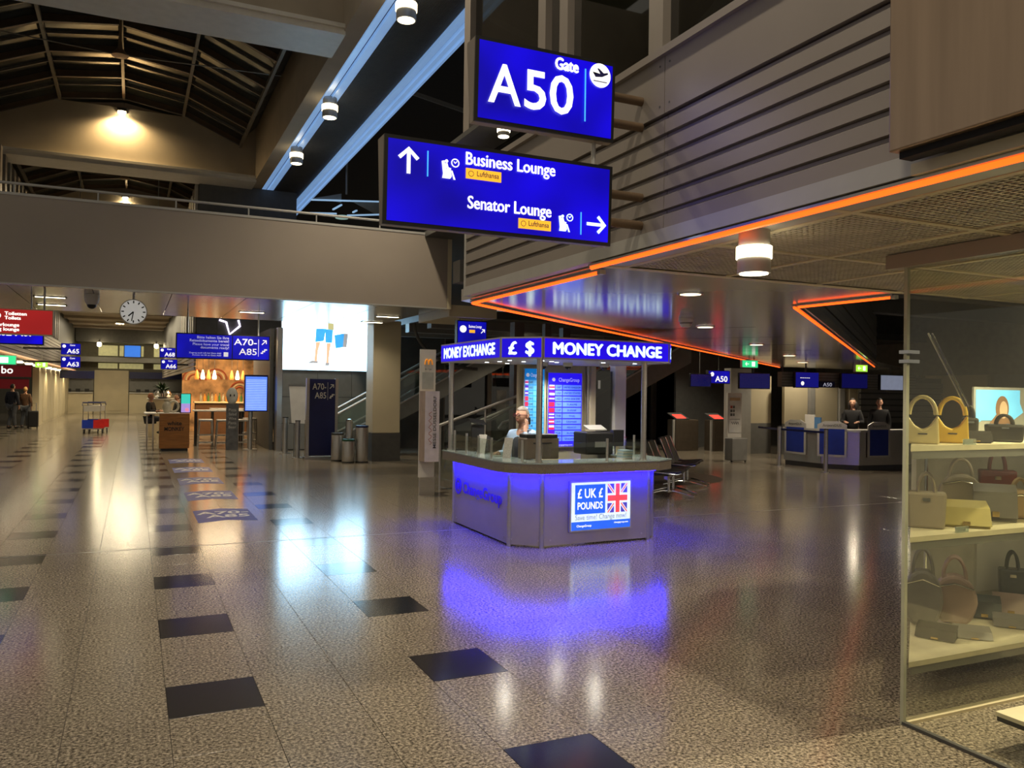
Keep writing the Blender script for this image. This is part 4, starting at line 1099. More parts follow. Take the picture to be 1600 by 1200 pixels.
clerk = person('person', 'grey haired clerk in light blue shirt and dark vest phoning inside the kiosk', (4.50, 9.42, 0.0), -PI / 2 + .35, 'high', M_shirt, M_cloth_k, M_hair_g, glasses=True, vest=M_vest, phone=True, tall=1.0)
t = thing('mobile_phone', 'black mobile phone held at the ear of the kiosk clerk', 'phone', (4.50, 9.42, 0))
MB().box(4.525, 4.555, 9.305, 9.314, 1.33, 1.42).build('body', M_black, t, bevel=0.004)
MB().box(4.528, 4.552, 9.3145, 9.3155, 1.34, 1.41).build('screen', M_navyscr, t)
t = thing('kiosk_stool', 'high black swivel stool under the kiosk clerk', 'stool', (4.52, 9.42, 0))
MB().lathe((4.55, 9.42, 0.0), [(.24, 0.0), (.24, .03), (.05, .05), (.03, .06), (.03, .49), (.16, .50), (.20, .52), (.20, .55)], 20).build('stand_and_seat', M_black, t, smooth=True)
MB().tube([(4.55 + .19 * math.cos(a), 9.42 + .19 * math.sin(a), .26) for a in [2 * PI * i / 20 for i in range(20)]], .012, 8, True).build('foot_ring', M_chrome, t, smooth=True)

# ================================================================== HALL RIGHT OF THE BRIDGE: column, ad wall, totem, bins
col = group_empty('wall_column', (5.6, 19.8, 0))
MB().box(5.27, 5.96, 19.45, 20.10, 0.68, 3.42).build('shaft', M_cream, col, bevel=0.02)
MB().box(5.26, 5.97, 19.44, 20.11, 0.0, 0.68).build('plinth', M_dgrey, col)
# advertising wall
AY = 23.6
aw = struct(MB().box(3.62, 8.6, AY, AY + 0.2, 0, 3.42).build('wall_advert', M_dgrey)); WL[aw.name] = Vector((0, 0, 0))
for i in range(3):
    for j in range(3):
        MB().box(3.80 + i * 0.98, 4.77 + i * 0.98, AY - 0.03, AY, 0.03 + j * 0.74, 0.75 + j * 0.74).build('wall_panel', M_grey, aw)
MB().box(3.62, 3.76, AY - 0.25, AY, 0, 3.42).build('end_post', M_steel, aw)
MB().box(3.86, 3.98, AY - 0.05, AY - 0.03, 0.72, 0.86).build('fire_alarm', M_lgrey, aw)
struct(MB().box(3.5, 3.61, 23.9, 27.4, 0, 3.42).build('wall_dark_pillar', M_dgrey))
t = thing('advert_screen', 'huge bright white advertising screen with legs in blue shorts and a blue bag', 'screen', (5.0, AY, 2.27))
MB().box(3.74, 6.24, AY - 0.06, AY - 0.031, 2.25, 3.76).build('frame', M_lgrey, t)
M_ad = mat('advert_white', (1, 1, 1), .5, emit=(0.42, 0.74, 1.0), es=9.0)
sc = MB().box(3.76, 6.22, AY - 0.07, AY - 0.06, 2.27, 3.74).build('picture', M_ad, t)
def adf(nm, m, pts): flat(sc, nm, m, (0, AY - 0.072, 0), pts)
M_adb = mat('advert_blue', (.1, .5, .9), .5, emit=(0.03, 0.30, 0.75), es=1.2); M_ads = mat('advert_skin', (.8, .5, .35), .5, emit=(0.75, 0.42, 0.25), es=1.2)
M_ady = mat('advert_yellow', (1, .8, .1), .5, emit=(1, 0.72, 0.05), es=1.3); M_adg = mat('advert_grey', (.4, .4, .4), .5, emit=(0.35, 0.35, 0.36), es=1.0)
adf('stripe', M_ady, rect(4.22, 4.68, 3.60, 3.69))
adf('shorts', M_adb, [(4.70, 3.45), (4.98, 3.45), (4.92, 3.10), (4.68, 3.06)]); adf('shorts', M_adb, [(4.96, 3.45), (5.18, 3.42), (5.16, 3.05), (4.97, 3.06)])
adf('shirt_hem', mat('advert_olive', (.6, .6, .3), .5, emit=(0.45, 0.42, 0.2), es=1.0), rect(5.03, 5.2, 3.42, 3.72))
adf('leg', M_ads, [(4.70, 3.06), (4.83, 3.07), (4.76, 2.80), (4.74, 2.52), (4.66, 2.52), (4.68, 2.8)]); adf('leg', M_ads, [(5.0, 3.05), (5.13, 3.05), (5.09, 2.8), (5.07, 2.48), (5.0, 2.48), (5.0, 2.8)])
adf('shoe', M_adg, [(4.46, 2.46), (4.60, 2.54), (4.76, 2.54), (4.76, 2.46)]); adf('shoe', M_adg, [(4.96, 2.40), (5.08, 2.40), (5.10, 2.50), (4.99, 2.5)])
adf('bag', M_adb, [(5.22, 3.28), (5.50, 3.34), (5.47, 2.94), (5.26, 2.90)]); adf('bag_side', M_adg, [(5.50, 3.34), (5.62, 3.34), (5.58, 2.94), (5.47, 2.94)])
adf('bag_strap', M_adg, rect(5.30, 5.315, 3.28, 3.70)); adf('bag_strap', M_adg, rect(5.52, 5.535, 3.34, 3.70))
# totem
t = thing('direction_totem', 'tall navy direction totem reading A70-A85 with arrow', 'sign', (4.28, 20.6, 0))
MB().box(3.86, 4.70, 20.48, 20.75, 0, 0.05).build('base', M_steel, t)
MB().box(3.90, 3.97, 20.55, 20.68, 0.05, 2.0).build('side_rail', M_steel, t); MB().box(4.61, 4.68, 20.55, 20.68, 0.05, 2.0).build('side_rail', M_steel, t)
bd = MB().box(3.97, 4.61, 20.56, 20.67, 0.08, 1.98).build('board', M_navy, t)
text(bd, 'A70-', 0.22, M_white, (4.38, 20.555, 1.72), align='R', bold=.008, width=.34); text(bd, 'A85', 0.22, M_white, (4.38, 20.555, 1.50), align='R', bold=.008, width=.28)
flat(bd, 'arrow', M_white, (4.52, 20.555, 1.80), arrow2d(0, 0, .15, PI / 4)); flat(bd, 'divider', M_white, (4.415, 20.555, 1.46), rect(0, .008, 0, .44))
flat(bd, 'stairs_symbol', M_white, (4.46, 20.555, 1.50), [(0, 0), (.05, 0), (.05, .04), (.09, .04), (.09, .08), (.13, .08), (.13, .11), (.06, .11), (.06, .07), (.02, .07), (.02, .03), (0, .03)])
# bins
def bin_(label, x, y, r, h, lid, m=M_steel):
    t = thing('litter_bin', label, 'bin', (x, y, 0), 0, 'litter bins beside the beige column')
    MB().lathe((x, y, 0), [(r * .96, 0), (r, .02), (r, h - .06), (r * .97, h - .05)], 24).build('body', m, t, smooth=True)
    MB().lathe((x, y, h - .05), [(r * .98, 0), (r * 1.02, .01), (r * 1.0, .05), (r * .7, .055), (r * .65, .02)], 24).build('lid', lid, t, smooth=True)
    MB().lathe((x, y, 0), [(r * 1.01, 0), (r * 1.01, .03)], 24).build('foot_ring', M_black, t)
bin_('steel litter bin with dark lid behind the green lidded bin', 4.52, 19.85, .15, .68, M_dgrey)
bin_('short steel litter bin with green lid', 4.66, 19.32, .15, .56, mat('dark_green_plastic', (.02, .09, .05), .4))
bin_('tall steel litter bin with navy lid beside the column', 4.98, 19.30, .15, .88, M_navy)
t = thing('ashtray_post', 'slim steel ashtray post standing behind the litter bins', 'ashtray', (4.84, 20.0, 0))
MB().lathe((4.84, 20.0, 0), [(.10, 0), (.085, .02), (.085, .95)], 18).build('tube', M_steel, t, smooth=True); MB().lathe((4.84, 20.0, .95), [(.085, 0), (.09, .01), (.07, .05), (.02, .06)], 18).build('cap', M_chrome, t, smooth=True)
# barrier posts and flip chart board
def barrier(label, x, y, h, r=.045, grp='steel barrier posts by the advertising wall'):
    t = thing('barrier_post', label, 'barrier post', (x, y, 0), 0, grp)
    MB().cyl((x, y, 0), (x, y, .015), r * 2.2, 18).build('base', M_steel, t); MB().cyl((x, y, .015), (x, y, h), r, 16).build('tube', M_steel, t, smooth=True); MB().cyl((x, y, h), (x, y, h + .02), r * 1.1, 16).build('cap', M_black, t)
barrier('thick steel barrier post beside the ad wall end post', 3.72, 22.5, .95, .07); barrier('thick steel barrier post in front of the white flip chart', 3.76, 20.9, .92, .06); barrier('slim steel barrier post between flip chart and totem', 3.98, 21.0, .92, .03)
t = thing('flip_chart', 'white flip chart board leaning behind the navy totem', 'flip chart', (3.95, 21.6, 0))
MB().prism([(3.72, 21.55, .85), (4.20, 21.55, .82), (4.20, 21.65, 1.82), (3.66, 21.65, 1.82)], (0, .03, 0)).build('board', M_white, t); MB().box(3.66, 4.20, 21.64, 21.70, 1.80, 1.85).build('clamp', M_grey, t)
for x in (3.8, 4.12): MB().cyl((x, 21.62, 0), (x, 21.64, .9), .015, 8).build('leg', M_grey, t)
# stele with burger logo
t = thing('info_stele', 'slim white stele with yellow arches logo and a projecting white notice box', 'info stele', (4.45, 13.0, 0))
MB().box(4.33, 4.59, 12.98, 13.04, 0.0, 0.30).build('plinth', M_steel, t)
bp = MB().box(4.31, 4.58, 12.98, 13.02, 0.30, 2.42).build('plate', M_white, t)
M_burg = mat('arches_yellow', (.9, .35, .02), .5, emit=(0.8, 0.25, 0.01), es=.4)
for cx in (-.032, .032): MB().tube([(4.455 + cx + .032 * math.cos(a), 12.975, 2.17 + .085 * math.sin(a)) for a in [PI * i / 10 for i in range(11)]], .010, 6).build('arches_logo', M_burg, bp)
text(bp, 'Mc Café', .035, M_dgrey, (4.45, 12.978, 2.08), align='C')
flat(bp, 'grey_field', mat('pale_grey_print', (.42, .44, .42), .5), (4.345, 12.979, 1.76), rect(0, .2, 0, .28))
nb = MB().box(4.31, 4.555, 12.70, 12.98, 0.58, 1.73).build('notice_box', mat('tan_box', (.45, .34, .27), .5), t)
flat(nb, 'notice_face', mat('lilac_white', (.72, .66, .72), .5), (4.31, 12.699, .58), rect(0, .245, 0, 1.15))
MB().tube([(4.40 + .03 * math.sin(i * 1.7), 12.697, .86 + i * .028) for i in range(20)], .005, 6).build('red_script', mat('red_brown_print', (.35, .10, .08), .5), nb); text(nb, 'MESSE DÜSSELDORF', .075, M_dgrey, (4.50, 12.695, .80), (0, 0, 1), (-1, 0, 0), 'L', .008, width=.85)

# ================================================================== ESCALATORS
def escalator(label, x0, x1, y, z0, z1, wd=1.0):
    t = thing('escalator', label, 'escalator', (x0, y, 0), 0)
    sl = (z1 - z0) / (x1 - x0)
    for yy in (y, y + wd):
        tag_n = 'side_panel'
        MB().prism([(x0, yy, max(0.01, z0 - .10)), (x1, yy, z1 - .45), (x1, yy, z1 + .12), (x0, yy, z0 + .25)], (0, .05, 0)).build(tag_n, M_grey, t)
        MB().prism([(x0, yy + .02, z0 + .25), (x1, yy + .02, z1 + .12), (x1, yy + .02, z1 + .72), (x0, yy + .02, z0 + .85)], (0, .012, 0)).build('glass_balustrade', M_glass, t)
        MB().tube([(x0 - .25, yy + .026, z0 + .72), (x0 - .15, yy + .026, z0 + .86), (x0, yy + .026, z0 + .9), (x1, yy + .026, z1 + .77)], .032, 8).build('handrail', M_lgrey, t, smooth=True)
        MB().bar((x0, yy - .005, z0 + .27), (x1, yy - .005, z1 + .14), .03, .04).build('lit_skirt', M_lgrey, t)
    MB().prism([(x0, y + .05, max(.01, z0 - .09)), (x1, y + .05, z1 - .44), (x1, y + .05, z1 - .35), (x0, y + .05, z0)], (0, wd - .05, 0)).build('underside', M_black, t)
    n = int((z1 - z0) / .2)
    for i in range(n):
        a = x0 + (x1 - x0) * i / n
        MB().box(a, a + (x1 - x0) / n, y + .06, y + wd - .01, z0 + i * .2 - .1, z0 + i * .2 + .1).build('step', M_dgrey, t)
escalator('escalator with glass sides rising behind the beige column', 4.75, 10.0, 21.2, 0.15, 3.15)
escalator('escalator with glass sides rising behind the kiosk towards the dark upper floor', 8.0, 13.2, 17.5, 0.15, 3.0)
# stair rail in front of the escalator
t = thing('stair_railing', 'steel stair railing with glass infill rising behind the kiosk', 'railing', (5.4, 13.6, 0))
for a, b in (((4.85, 13.6, 1.12), (7.2, 13.6, 1.95)), ((5.55, 13.75, 1.14), (7.2, 13.75, 1.80))): MB().tube([a, b], .026, 10).build('handrail', M_lgrey, t, smooth=True)
for x in (4.9, 5.75, 6.6, 7.15): MB().cyl((x, 13.6, 0), (x, 13.6, 1.12 + (x - 4.85) * .353), .018, 10).build('post', M_lgrey, t, smooth=True)
for x0, x1 in ((4.92, 5.73), (5.77, 6.58), (6.62, 7.13)): MB().prism([(x0, 13.6, .15), (x1, 13.6, .15 + (x1 - x0) * .2), (x1, 13.6, 1.0 + (x1 - 4.85) * .353), (x0, 13.6, 1.0 + (x0 - 4.85) * .353)], (0, .01, 0)).build('infill_glass', M_glass, t)
# rear dark walls with vertical framing seen through the kiosk
rw = struct(MB().box(8.6, 26, 24.6, 24.8, 0, 3.45).build('wall_rear', M_dgrey)); WL[rw.name] = Vector((0, 0, 0))
for i in range(8): MB().box(8.8 + i * 1.6, 8.95 + i * 1.6, 24.45, 24.6, 0, 3.42).build('mullion', M_panel, rw)
for i in range(7): MB().box(8.97 + i * 1.6, 10.38 + i * 1.6, 24.56, 24.58, .1, 3.3).build('pane', M_dglass, rw)
for x, y, w_ in ((7.05, 15.2, .22), (7.75, 15.2, .14), (8.6, 16.0, .18)): struct(MB().box(x, x + w_, y, y + w_, 0, 3.16).build('trim_10', mat('brown_post', (.12, .09, .075), .5)))
t = thing('lounge_sign_small', 'small blue lit lounge sign hanging above the kiosk header', 'sign', (6.6, 15.0, 2.5))
MB().box(5.72, 6.35, 15.0, 15.12, 2.45, 3.12).build('housing', M_black, t); fc = MB().box(5.74, 6.33, 14.985, 15.0, 2.47, 3.10).build('face', M_bluesign2, t)
flat(fc, 'disc_symbol', M_letter, (5.84, 14.983, 2.95), disc(0, 0, .07, 18)); text(fc, 'Business Lounge', .08, M_letter, (5.96, 14.983, 2.98), width=.27); flat(fc, 'airline_plate', M_yellow, (5.97, 14.983, 2.88), rect(0, .12, 0, .06)); flat(fc, 'arrow', M_letter, (6.26, 14.983, 2.92), arrow2d(0, 0, .11, PI / 4))
for x in (5.8, 6.27): MB().cyl((x, 15.06, 3.12), (x, 15.06, 3.16), .012, 8).build('hanger', M_lgrey, t)

# ================================================================== SEATING
def seat_row(label, x, y, rz, n=3):
    t = thing('seat_row', label, 'seat row', (x, y, 0), rz, 'black airport seat rows behind the kiosk')
    for i in range(n):
        a = i * .60
        MB().prism([(a + .03, -.25, .42), (a + .57, -.25, .42), (a + .57, .22, .38), (a + .03, .22, .38)], (0, 0, .05)).build('seat', M_black, t, local=True, bevel=.012)
        MB().prism([(a + .04, .20, .42), (a + .56, .20, .42), (a + .56, .42, .92), (a + .04, .42, .92)], (0, .035, 0)).build('backrest', M_black, t, local=True, bevel=.012)
        MB().tube([(a + .02, .40, .90), (a + .02, .21, .44), (a + .02, -.18, .41), (a + .02, -.26, .43)], .014, 8).build('side_frame', M_chrome, t, local=True, smooth=True)
    MB().tube([(n * .6, .40, .90), (n * .6, .21, .44), (n * .6, -.18, .41), (n * .6, -.26, .43)], .014, 8).build('side_frame', M_chrome, t, local=True, smooth=True)
    MB().box(0, n * .6, -.03, .03, .33, .38).build('beam', M_steel, t, local=True)
    for a in (.35, n * .6 - .35):
        MB().cyl((a, 0, .08), (a, 0, .34), .025, 10).build('leg_post', M_chrome, t, local=True, smooth=True)
        MB().tube([(a, -.42, .02), (a, -.10, .10), (a, .10, .10), (a, .38, .02)], .018, 8).build('foot', M_chrome, t, local=True, smooth=True)
seat_row('black two seat row with chrome feet beside the right kiosk post', 8.0, 11.25, .80, 2)
seat_row('black two seat row with chrome feet, end seats next to the brown rug', 9.2, 12.45, .80, 2)
seat_row('black three seat row standing furthest back, near the passport gates', 9.3, 15.0, .80, 3)
t = thing('ring_table', 'round glass side table with steel rim beside the black seats', 'table', (7.6, 13.0, 0))
MB().tube([(7.6 + .45 * math.cos(a), 13.0 + .45 * math.sin(a), .80) for a in [2 * PI * i / 28 for i in range(28)]], .022, 8, True).build('rim', M_lgrey, t, smooth=True); MB().cyl((7.6, 13.0, .78), (7.6, 13.0, .795), .44, 28).build('top', M_dglass, t); MB().cyl((7.6, 13.0, 0), (7.6, 13.0, .78), .04, 12).build('leg', M_steel, t, smooth=True)
t = thing('carpet', 'round brown striped rug under the black seats', 'rug', (9.8, 14.6, 0)); MB().cyl((9.8, 14.4, .001), (9.8, 14.4, .01), 1.5, 40).build('pile', mat('brown_stripe_carpet', (.10, .075, .055), .95, 0, .5, 3, stretch=(14, 1, 1)), t)

# ================================================================== GATE A50 AREA
def gate(label, x, y):
    t = thing('passport_gate', label, 'passport gate', (x, y, 0), 0, 'passport gates with red readers')
    MB().box(x, x + .85, y, y + .45, 0, .95).build('body', mat('bronze_cabinet', (.10, .08, .06), .4, .3), t, bevel=.02); MB().prism([(x, y, .95), (x + .5, y, .95), (x + .5, y + .45, 1.12), (x, y + .45, 1.12)], (0, 0, .03)).build('sloped_top', M_dgrey, t)
    MB().prism([(x + .06, y + .03, .985), (x + .40, y + .03, .985), (x + .40, y + .3, 1.09), (x + .06, y + .3, 1.09)], (0, 0, .008)).build('red_reader', mat('red_reader_glow', (.8, .05, .03), .4, emit=(1.0, .03, .02), es=3.0), t); MB().box(x - .1, x - .04, y, y + .05, 0, .95).build('side_post', M_lgrey, t)
gate('passport gate with glowing red reader beside the seats', 15.0, 20.6); gate('passport gate with glowing red reader beside the info stand', 16.1, 20.2)
t = thing('info_stand', 'white info stand with printed notices on a grey box base', 'info stand', (14.2, 16.9, 0))
MB().box(13.95, 14.45, 16.75, 17.05, .04, .62).build('box', M_grey, t, bevel=.02); MB().box(14.05, 14.50, 17.06, 17.12, .1, 1.78).build('panel', M_white, t)
pn = MB().box(14.08, 14.47, 17.045, 17.06, .75, 1.70).build('notice', mat('notice_paper', (.62, .62, .60), .5), t)
for i in range(3):
    flat(pn, 'notice_picture', mat('red_picture', (.45, .08, .05), .5) if i == 0 else M_dgrey, (14.12, 17.044, 1.38 - i * .1), rect(0, .07, 0, .07)); flat(pn, 'notice_picture', M_dgrey, (14.21, 17.044, 1.38 - i * .1), rect(0, .05, 0, .07))
flat(pn, 'notice_heading', mat('pale_orange_print', (.5, .35, .2), .5), (14.10, 17.044, 1.58), rect(0, .34, 0, .08)); flat(pn, 'notice_line', M_dgrey, (14.10, 17.044, 1.09), rect(0, .34, 0, .012)); MB().tube([(14.15 + i * .022, 17.043, 1.0 + .04 * math.sin(i * 2.1)) for i in range(12)], .006, 6).build('notice_scribble', M_dgrey, pn)
for x in (13.98, 14.42): MB().ball((x, 16.8, .03), .03, 8, 6).build('caster', M_black, t)
# check-in counters
cpts = [(14.92, 15.95), (14.98, 14.78), (15.48, 14.08), (16.9, 13.98), (18.6, 14.0)]
labs = ['steel check-in counter section with navy panel nearest the info stand', 'steel check-in counter section with navy panel between the two belt posts', 'steel check-in counter section with navy panel in front of the seated woman', 'plain steel check-in counter end section beside the shop glass']
def coff(i, dist):
    # point i of the counter line moved dist to the staff side along the mitre
    ns = []
    for q in (i - 1, i):
        if 0 <= q < 4:
            d_ = (Vector(cpts[q + 1]) - Vector(cpts[q])).normalized(); n_ = Vector((-d_.y, d_.x))
            if n_.dot(Vector(cpts[q])) < 0: n_ = -n_
            ns.append(n_)
    m_ = (ns[0] + ns[-1]).normalized()
    return Vector(cpts[i]) + m_ * (dist / max(.3, m_.dot(ns[0])))
def cseg(i, d0, d1, z0, z1):
    e = (Vector(cpts[i + 1]) - Vector(cpts[i])).normalized() * .004
    q = [coff(i, d0) + e, coff(i + 1, d0) - e, coff(i + 1, d1) - e, coff(i, d1) + e]
    return MB().prism([(p.x, p.y, z0) for p in q], (0, 0, z1 - z0))
for i in range(4):
    a, b = Vector(cpts[i]), Vector(cpts[i + 1]); d = (b - a).normalized(); n = Vector((d.y, -d.x)); c = (a + b) / 2
    if n.dot(Vector((0, 0)) - c) < 0: n = -n
    t = thing('check_in_counter', labs[i], 'counter', (c.x, c.y, 0), 0, 'check-in counter sections at gate A50')
    cseg(i, 0, .4, .12, .90).build('front', M_steel, t); cseg(i, .05, .38, 0, .12).build('kick_plate', M_dgrey, t); cseg(i, -.05, .45, .90, .95).build('top', M_lgrey, t)
    if i < 3:
        c2 = c + n * .02 - (d * .18 if d.dot(Vector((1, 0))) > 0 else d * -.18); w_ = .33
        xd_ = d if Vector((d.x, d.y, 0)).cross(Vector((0, 0, 1))).dot(Vector((n.x, n.y, 0))) > 0 else -d
        o_ = Vector((c2.x, c2.y, .30)) - Vector((xd_.x, xd_.y, 0)) * w_
        fr_ = flat(t, 'panel_frame', M_lgrey, o_, [(0, 0), (2 * w_, 0), (2 * w_, .76), (1.5 * w_, .84), (.5 * w_, .84), (0, .76)], (xd_.x, xd_.y, 0), th=.03)
        flat(fr_, 'navy_panel', mat('bright_navy_panel', (.012, .03, .26), .35), o_, rect(.05, 2 * w_ - .05, .05, .66), (xd_.x, xd_.y, 0), lift=.031); text(fr_, 'AirportDUS', .085, M_dgrey, o_ + Vector((xd_.x * w_, xd_.y * w_, .715)) + Vector((n.x, n.y, 0)) * .033, (xd_.x, xd_.y, 0), UD, 'C', width=.42)
for x, y, lab in ((14.47, 15.63, 'steel belt post near the info stand'), (14.36, 14.02, 'steel belt post in front of the check-in counters')):
    barrier(lab, x, y, .97, .045, 'belt posts at gate A50')
t = thing('barrier_belt', 'navy barrier belt stretched between the belt posts at gate A50', 'barrier belt', (14.4, 14.8, .9)); MB().slab((14.47, 15.57), (14.36, 14.08), .88, .93, .006).build('webbing', M_navy, t)
t = thing('barrier_belt', 'navy barrier belt running from the belt post back towards the passport gates', 'barrier belt', (14.6, 17, .9)); MB().slab((14.47, 15.70), (14.75, 16.7), .88, .93, .006).build('webbing', M_navy, t)
# header band with monitors over the counters
hb_ = group_empty('trim_11', (16, 15.4, 1.9)); MB().box(14.5, 19.2, 15.6, 15.75, 1.95, 2.32).build('header_band', M_grey, hb_)
for i in range(5): MB().box(14.5, 19.2, 15.585, 15.6, 1.97 + i * .07, 1.985 + i * .07).build('band_slat', M_dgrey, hb_)
for x in (14.6, 17.0, 19.1): MB().cyl((x, 15.68, 2.32), (x, 15.68, 2.52), .02, 8).build('band_hanger', M_dgrey, hb_)
def monitor(label, x, y, z, w_, h_, m=M_navyscr, ceil=2.52, rz=0.0, txt=None):
    t = thing('hanging_monitor', label, 'monitor', (x, y, z), rz, 'monitors hanging at gate A50')
    MB().box(-w_ / 2, w_ / 2, 0, .08, 0, h_).build('case', M_black, t, local=True, bevel=.01); s_ = MB().box(-w_ / 2 + .02, w_ / 2 - .02, -.004, 0, .02, h_ - .02).build('screen', m, t, local=True)
    if ceil > z + h_ + .03: MB().cyl((0, .05, h_ - .01), (0, .05, ceil - z), .02, 8).build('hanger', M_dgrey, t, local=True)
    if txt: text(s_, txt, .12, M_letter, (-w_ * .3, -.006, h_ * .55), local=True, width=w_ * .4); flat(s_, 'mark', M_letter, (-w_ * .2, -.006, h_ * .28), disc(0, 0, .05, 16), local=True)
monitor('dark monitor hanging above the passport gates', 13.9, 18.0, 1.93, .62, .36, rz=-.2, ceil=3.42); monitor('navy tilted monitor hanging between column and counters', 13.3, 15.2, 1.88, .76, .38, rz=-.35)
M_navyscr2 = mat('navy_screen_bright', (.006, .006, .05), .2, emit=(0.006, 0.006, 0.16), es=1.0)
monitor('blue lit monitor with white text on the header band over the counters', 15.15, 15.42, 1.93, .78, .40, M_navyscr2, txt='-----'); monitor('dark monitor on the header band above the seated woman', 16.75, 15.42, 1.93, .92, .40); monitor('pale grey blank monitor beside the shop glass edge', 18.2, 15.52, 1.90, .85, .42, mat('pale_screen', (.4, .42, .5), .4, emit=(.25, .28, .38), es=.6))
t = thing('gate_number_plate', 'small dark plate reading A50 on the header band', 'sign', (15.9, 15.5, 1.95)); MB().box(15.65, 16.15, 15.5, 15.56, 1.95, 2.10).build('plate', M_navy, t); text(t, 'A50', .13, M_lettdim, (15.9, 15.497, 1.98), align='C', width=.3)
t = thing('gate_sign_small', 'small blue lit sign reading A50 hanging near the passport gates', 'sign', (14.7, 18.2, 2.03)); MB().box(14.3, 15.05, 18.2, 18.3, 2.03, 2.40).build('housing', M_black, t); fc = MB().box(14.32, 15.03, 18.19, 18.2, 2.05, 2.38).build('face', M_bluesign2, t)
text(fc, 'A50', .22, M_letter, (14.95, 18.187, 2.09), align='R', bold=.012, width=.42); flat(fc, 'disc_symbol', M_letter, (14.43, 18.187, 2.29), disc(0, 0, .06, 16)); MB().cyl((14.7, 18.25, 2.4), (14.7, 18.25, 3.42), .015, 8).build('hanger', M_dgrey, t)
def exit_sign(label, x, y, z, w_, h_, m, rz=0, ceil=2.52):
    t = thing('exit_sign', label, 'exit sign', (x, y, z), rz, 'illuminated exit signs'); MB().box(-w_ / 2, w_ / 2, 0, .06, 0, h_).build('case', M_white, t, local=True); f_ = MB().box(-w_ / 2 + .01, w_ / 2 - .01, -.004, 0, .01, h_ - .01).build('face', m, t, local=True)
    flat(f_, 'arrow', M_letter, (-w_ * .2, -.006, h_ * .5), arrow2d(0, 0, h_ * .6, PI), local=True); flat(f_, 'door_symbol', M_letter, (w_ * .2, -.006, h_ * .2), rect(-.1 * w_, .1 * w_, 0, h_ * .6), local=True); MB().cyl((0, .03, h_), (0, .03, ceil - z), .01, 6).build('hanger', M_lgrey, t, local=True)
exit_sign('green exit sign under the diagonal neon near the passport gates', 11.6, 13.4, 2.3, .42, .16, M_green); exit_sign('yellow green exit sign beside the second diagonal neon', 14.6, 13.25, 2.28, .36, .16, M_greeny)
for gx, gy, gl in ((13.5, 18.6, 'beside the hanging A50 sign'), (15.6, 20.0, 'above the passport gates'), (17.7, 17.85, 'behind the check-in staff'), (9.5, 19.5, 'over the escalator')):
    recessed('added recessed downlight in the rear ceiling ' + gl, gx, gy, 3.42, .14, 200, 'added_gate_lamp', 'added lamps in the rear ceiling', M_lamp)  # lamps added to brighten the dark gate area
# rear pale columns and partition behind counters
gp = group_empty('wall_gate', (15, 19, 0))
MB().box(15.75, 16.5, 19.0, 19.3, 0, 2.5).build('column', M_lgrey, gp); MB().box(16.55, 17.35, 19.1, 19.2, .9, 2.3).build('cream_panel', M_cream, gp); MB().box(16.55, 17.35, 19.1, 19.2, 0, .9).build('grey_panel', M_grey, gp)
for x in (17.4, 18.6, 20.0): MB().box(x, x + .9, 18.6, 18.7, .9, 2.3).build('cream_panel', M_cream, gp); MB().box(x, x + .9, 18.6, 18.7, 0, .9).build('grey_panel', M_grey, gp); MB().box(x + .95, x + 1.15, 18.55, 18.7, 0, 2.4).build('mullion', M_lgrey, gp)
MB().box(16.0, 26, 22, 22.1, 0, 3.4).build('back_panel', M_dgrey, gp)
for i in range(7): MB().box(18.6, 23, 16.9, 16.95, 1.0 + i * .17, 1.13 + i * .17).build('louvre', M_grey, gp)
MB().box(18.6, 23, 16.96, 17.0, 0, 2.3).build('louvre_backing', M_dgrey, gp)
person('person', 'dark haired woman in black jacket seated behind the check-in counters', (16.45, 15.2, .36), -.9, 'sit', M_cloth_k, M_cloth_k, M_hair_d, long_hair=True, female=True)
person('person', 'dark haired man in black uniform standing behind the check-in counters', (17.5, 15.3, 0), -.7, 'stand', M_cloth_k, M_cloth_k, M_hair_d, tall=.97)
t = thing('counter_chair', 'dark office chair under the woman at the check-in counters', 'chair', (16.45, 15.2, 0)); MB().lathe((16.45, 15.2, 0), [(.28, 0), (.26, .05), (.03, .08), (.03, .62), (.22, .64), (.24, .70)], 16).build('seat_and_stem', M_black, t, smooth=True); MB().box(16.35, 16.75, 15.42, 15.48, .9, 1.3).build('backrest', M_black, t, bevel=.02)
t = thing('counter_document_rack', 'small white and blue document stand on the check-in counter', 'document stand', (14.9, 15.2, .95)); MB().box(15.02, 15.06, 15.05, 15.35, .952, 1.28).build('white_sheet', M_white, t); MB().box(15.02, 15.06, 14.85, 15.04, .952, 1.22).build('blue_sheet', mat('sky_print', (.08, .2, .4), .5), t)
for x, y in ((15.1, 15.3), (15.9, 14.3), (17.6, 14.2)): light('counter_light', 'SPOT', (x + .3, y + .6, 2.3), 70, WARM, .06, 140, .6, (x, y, 0))

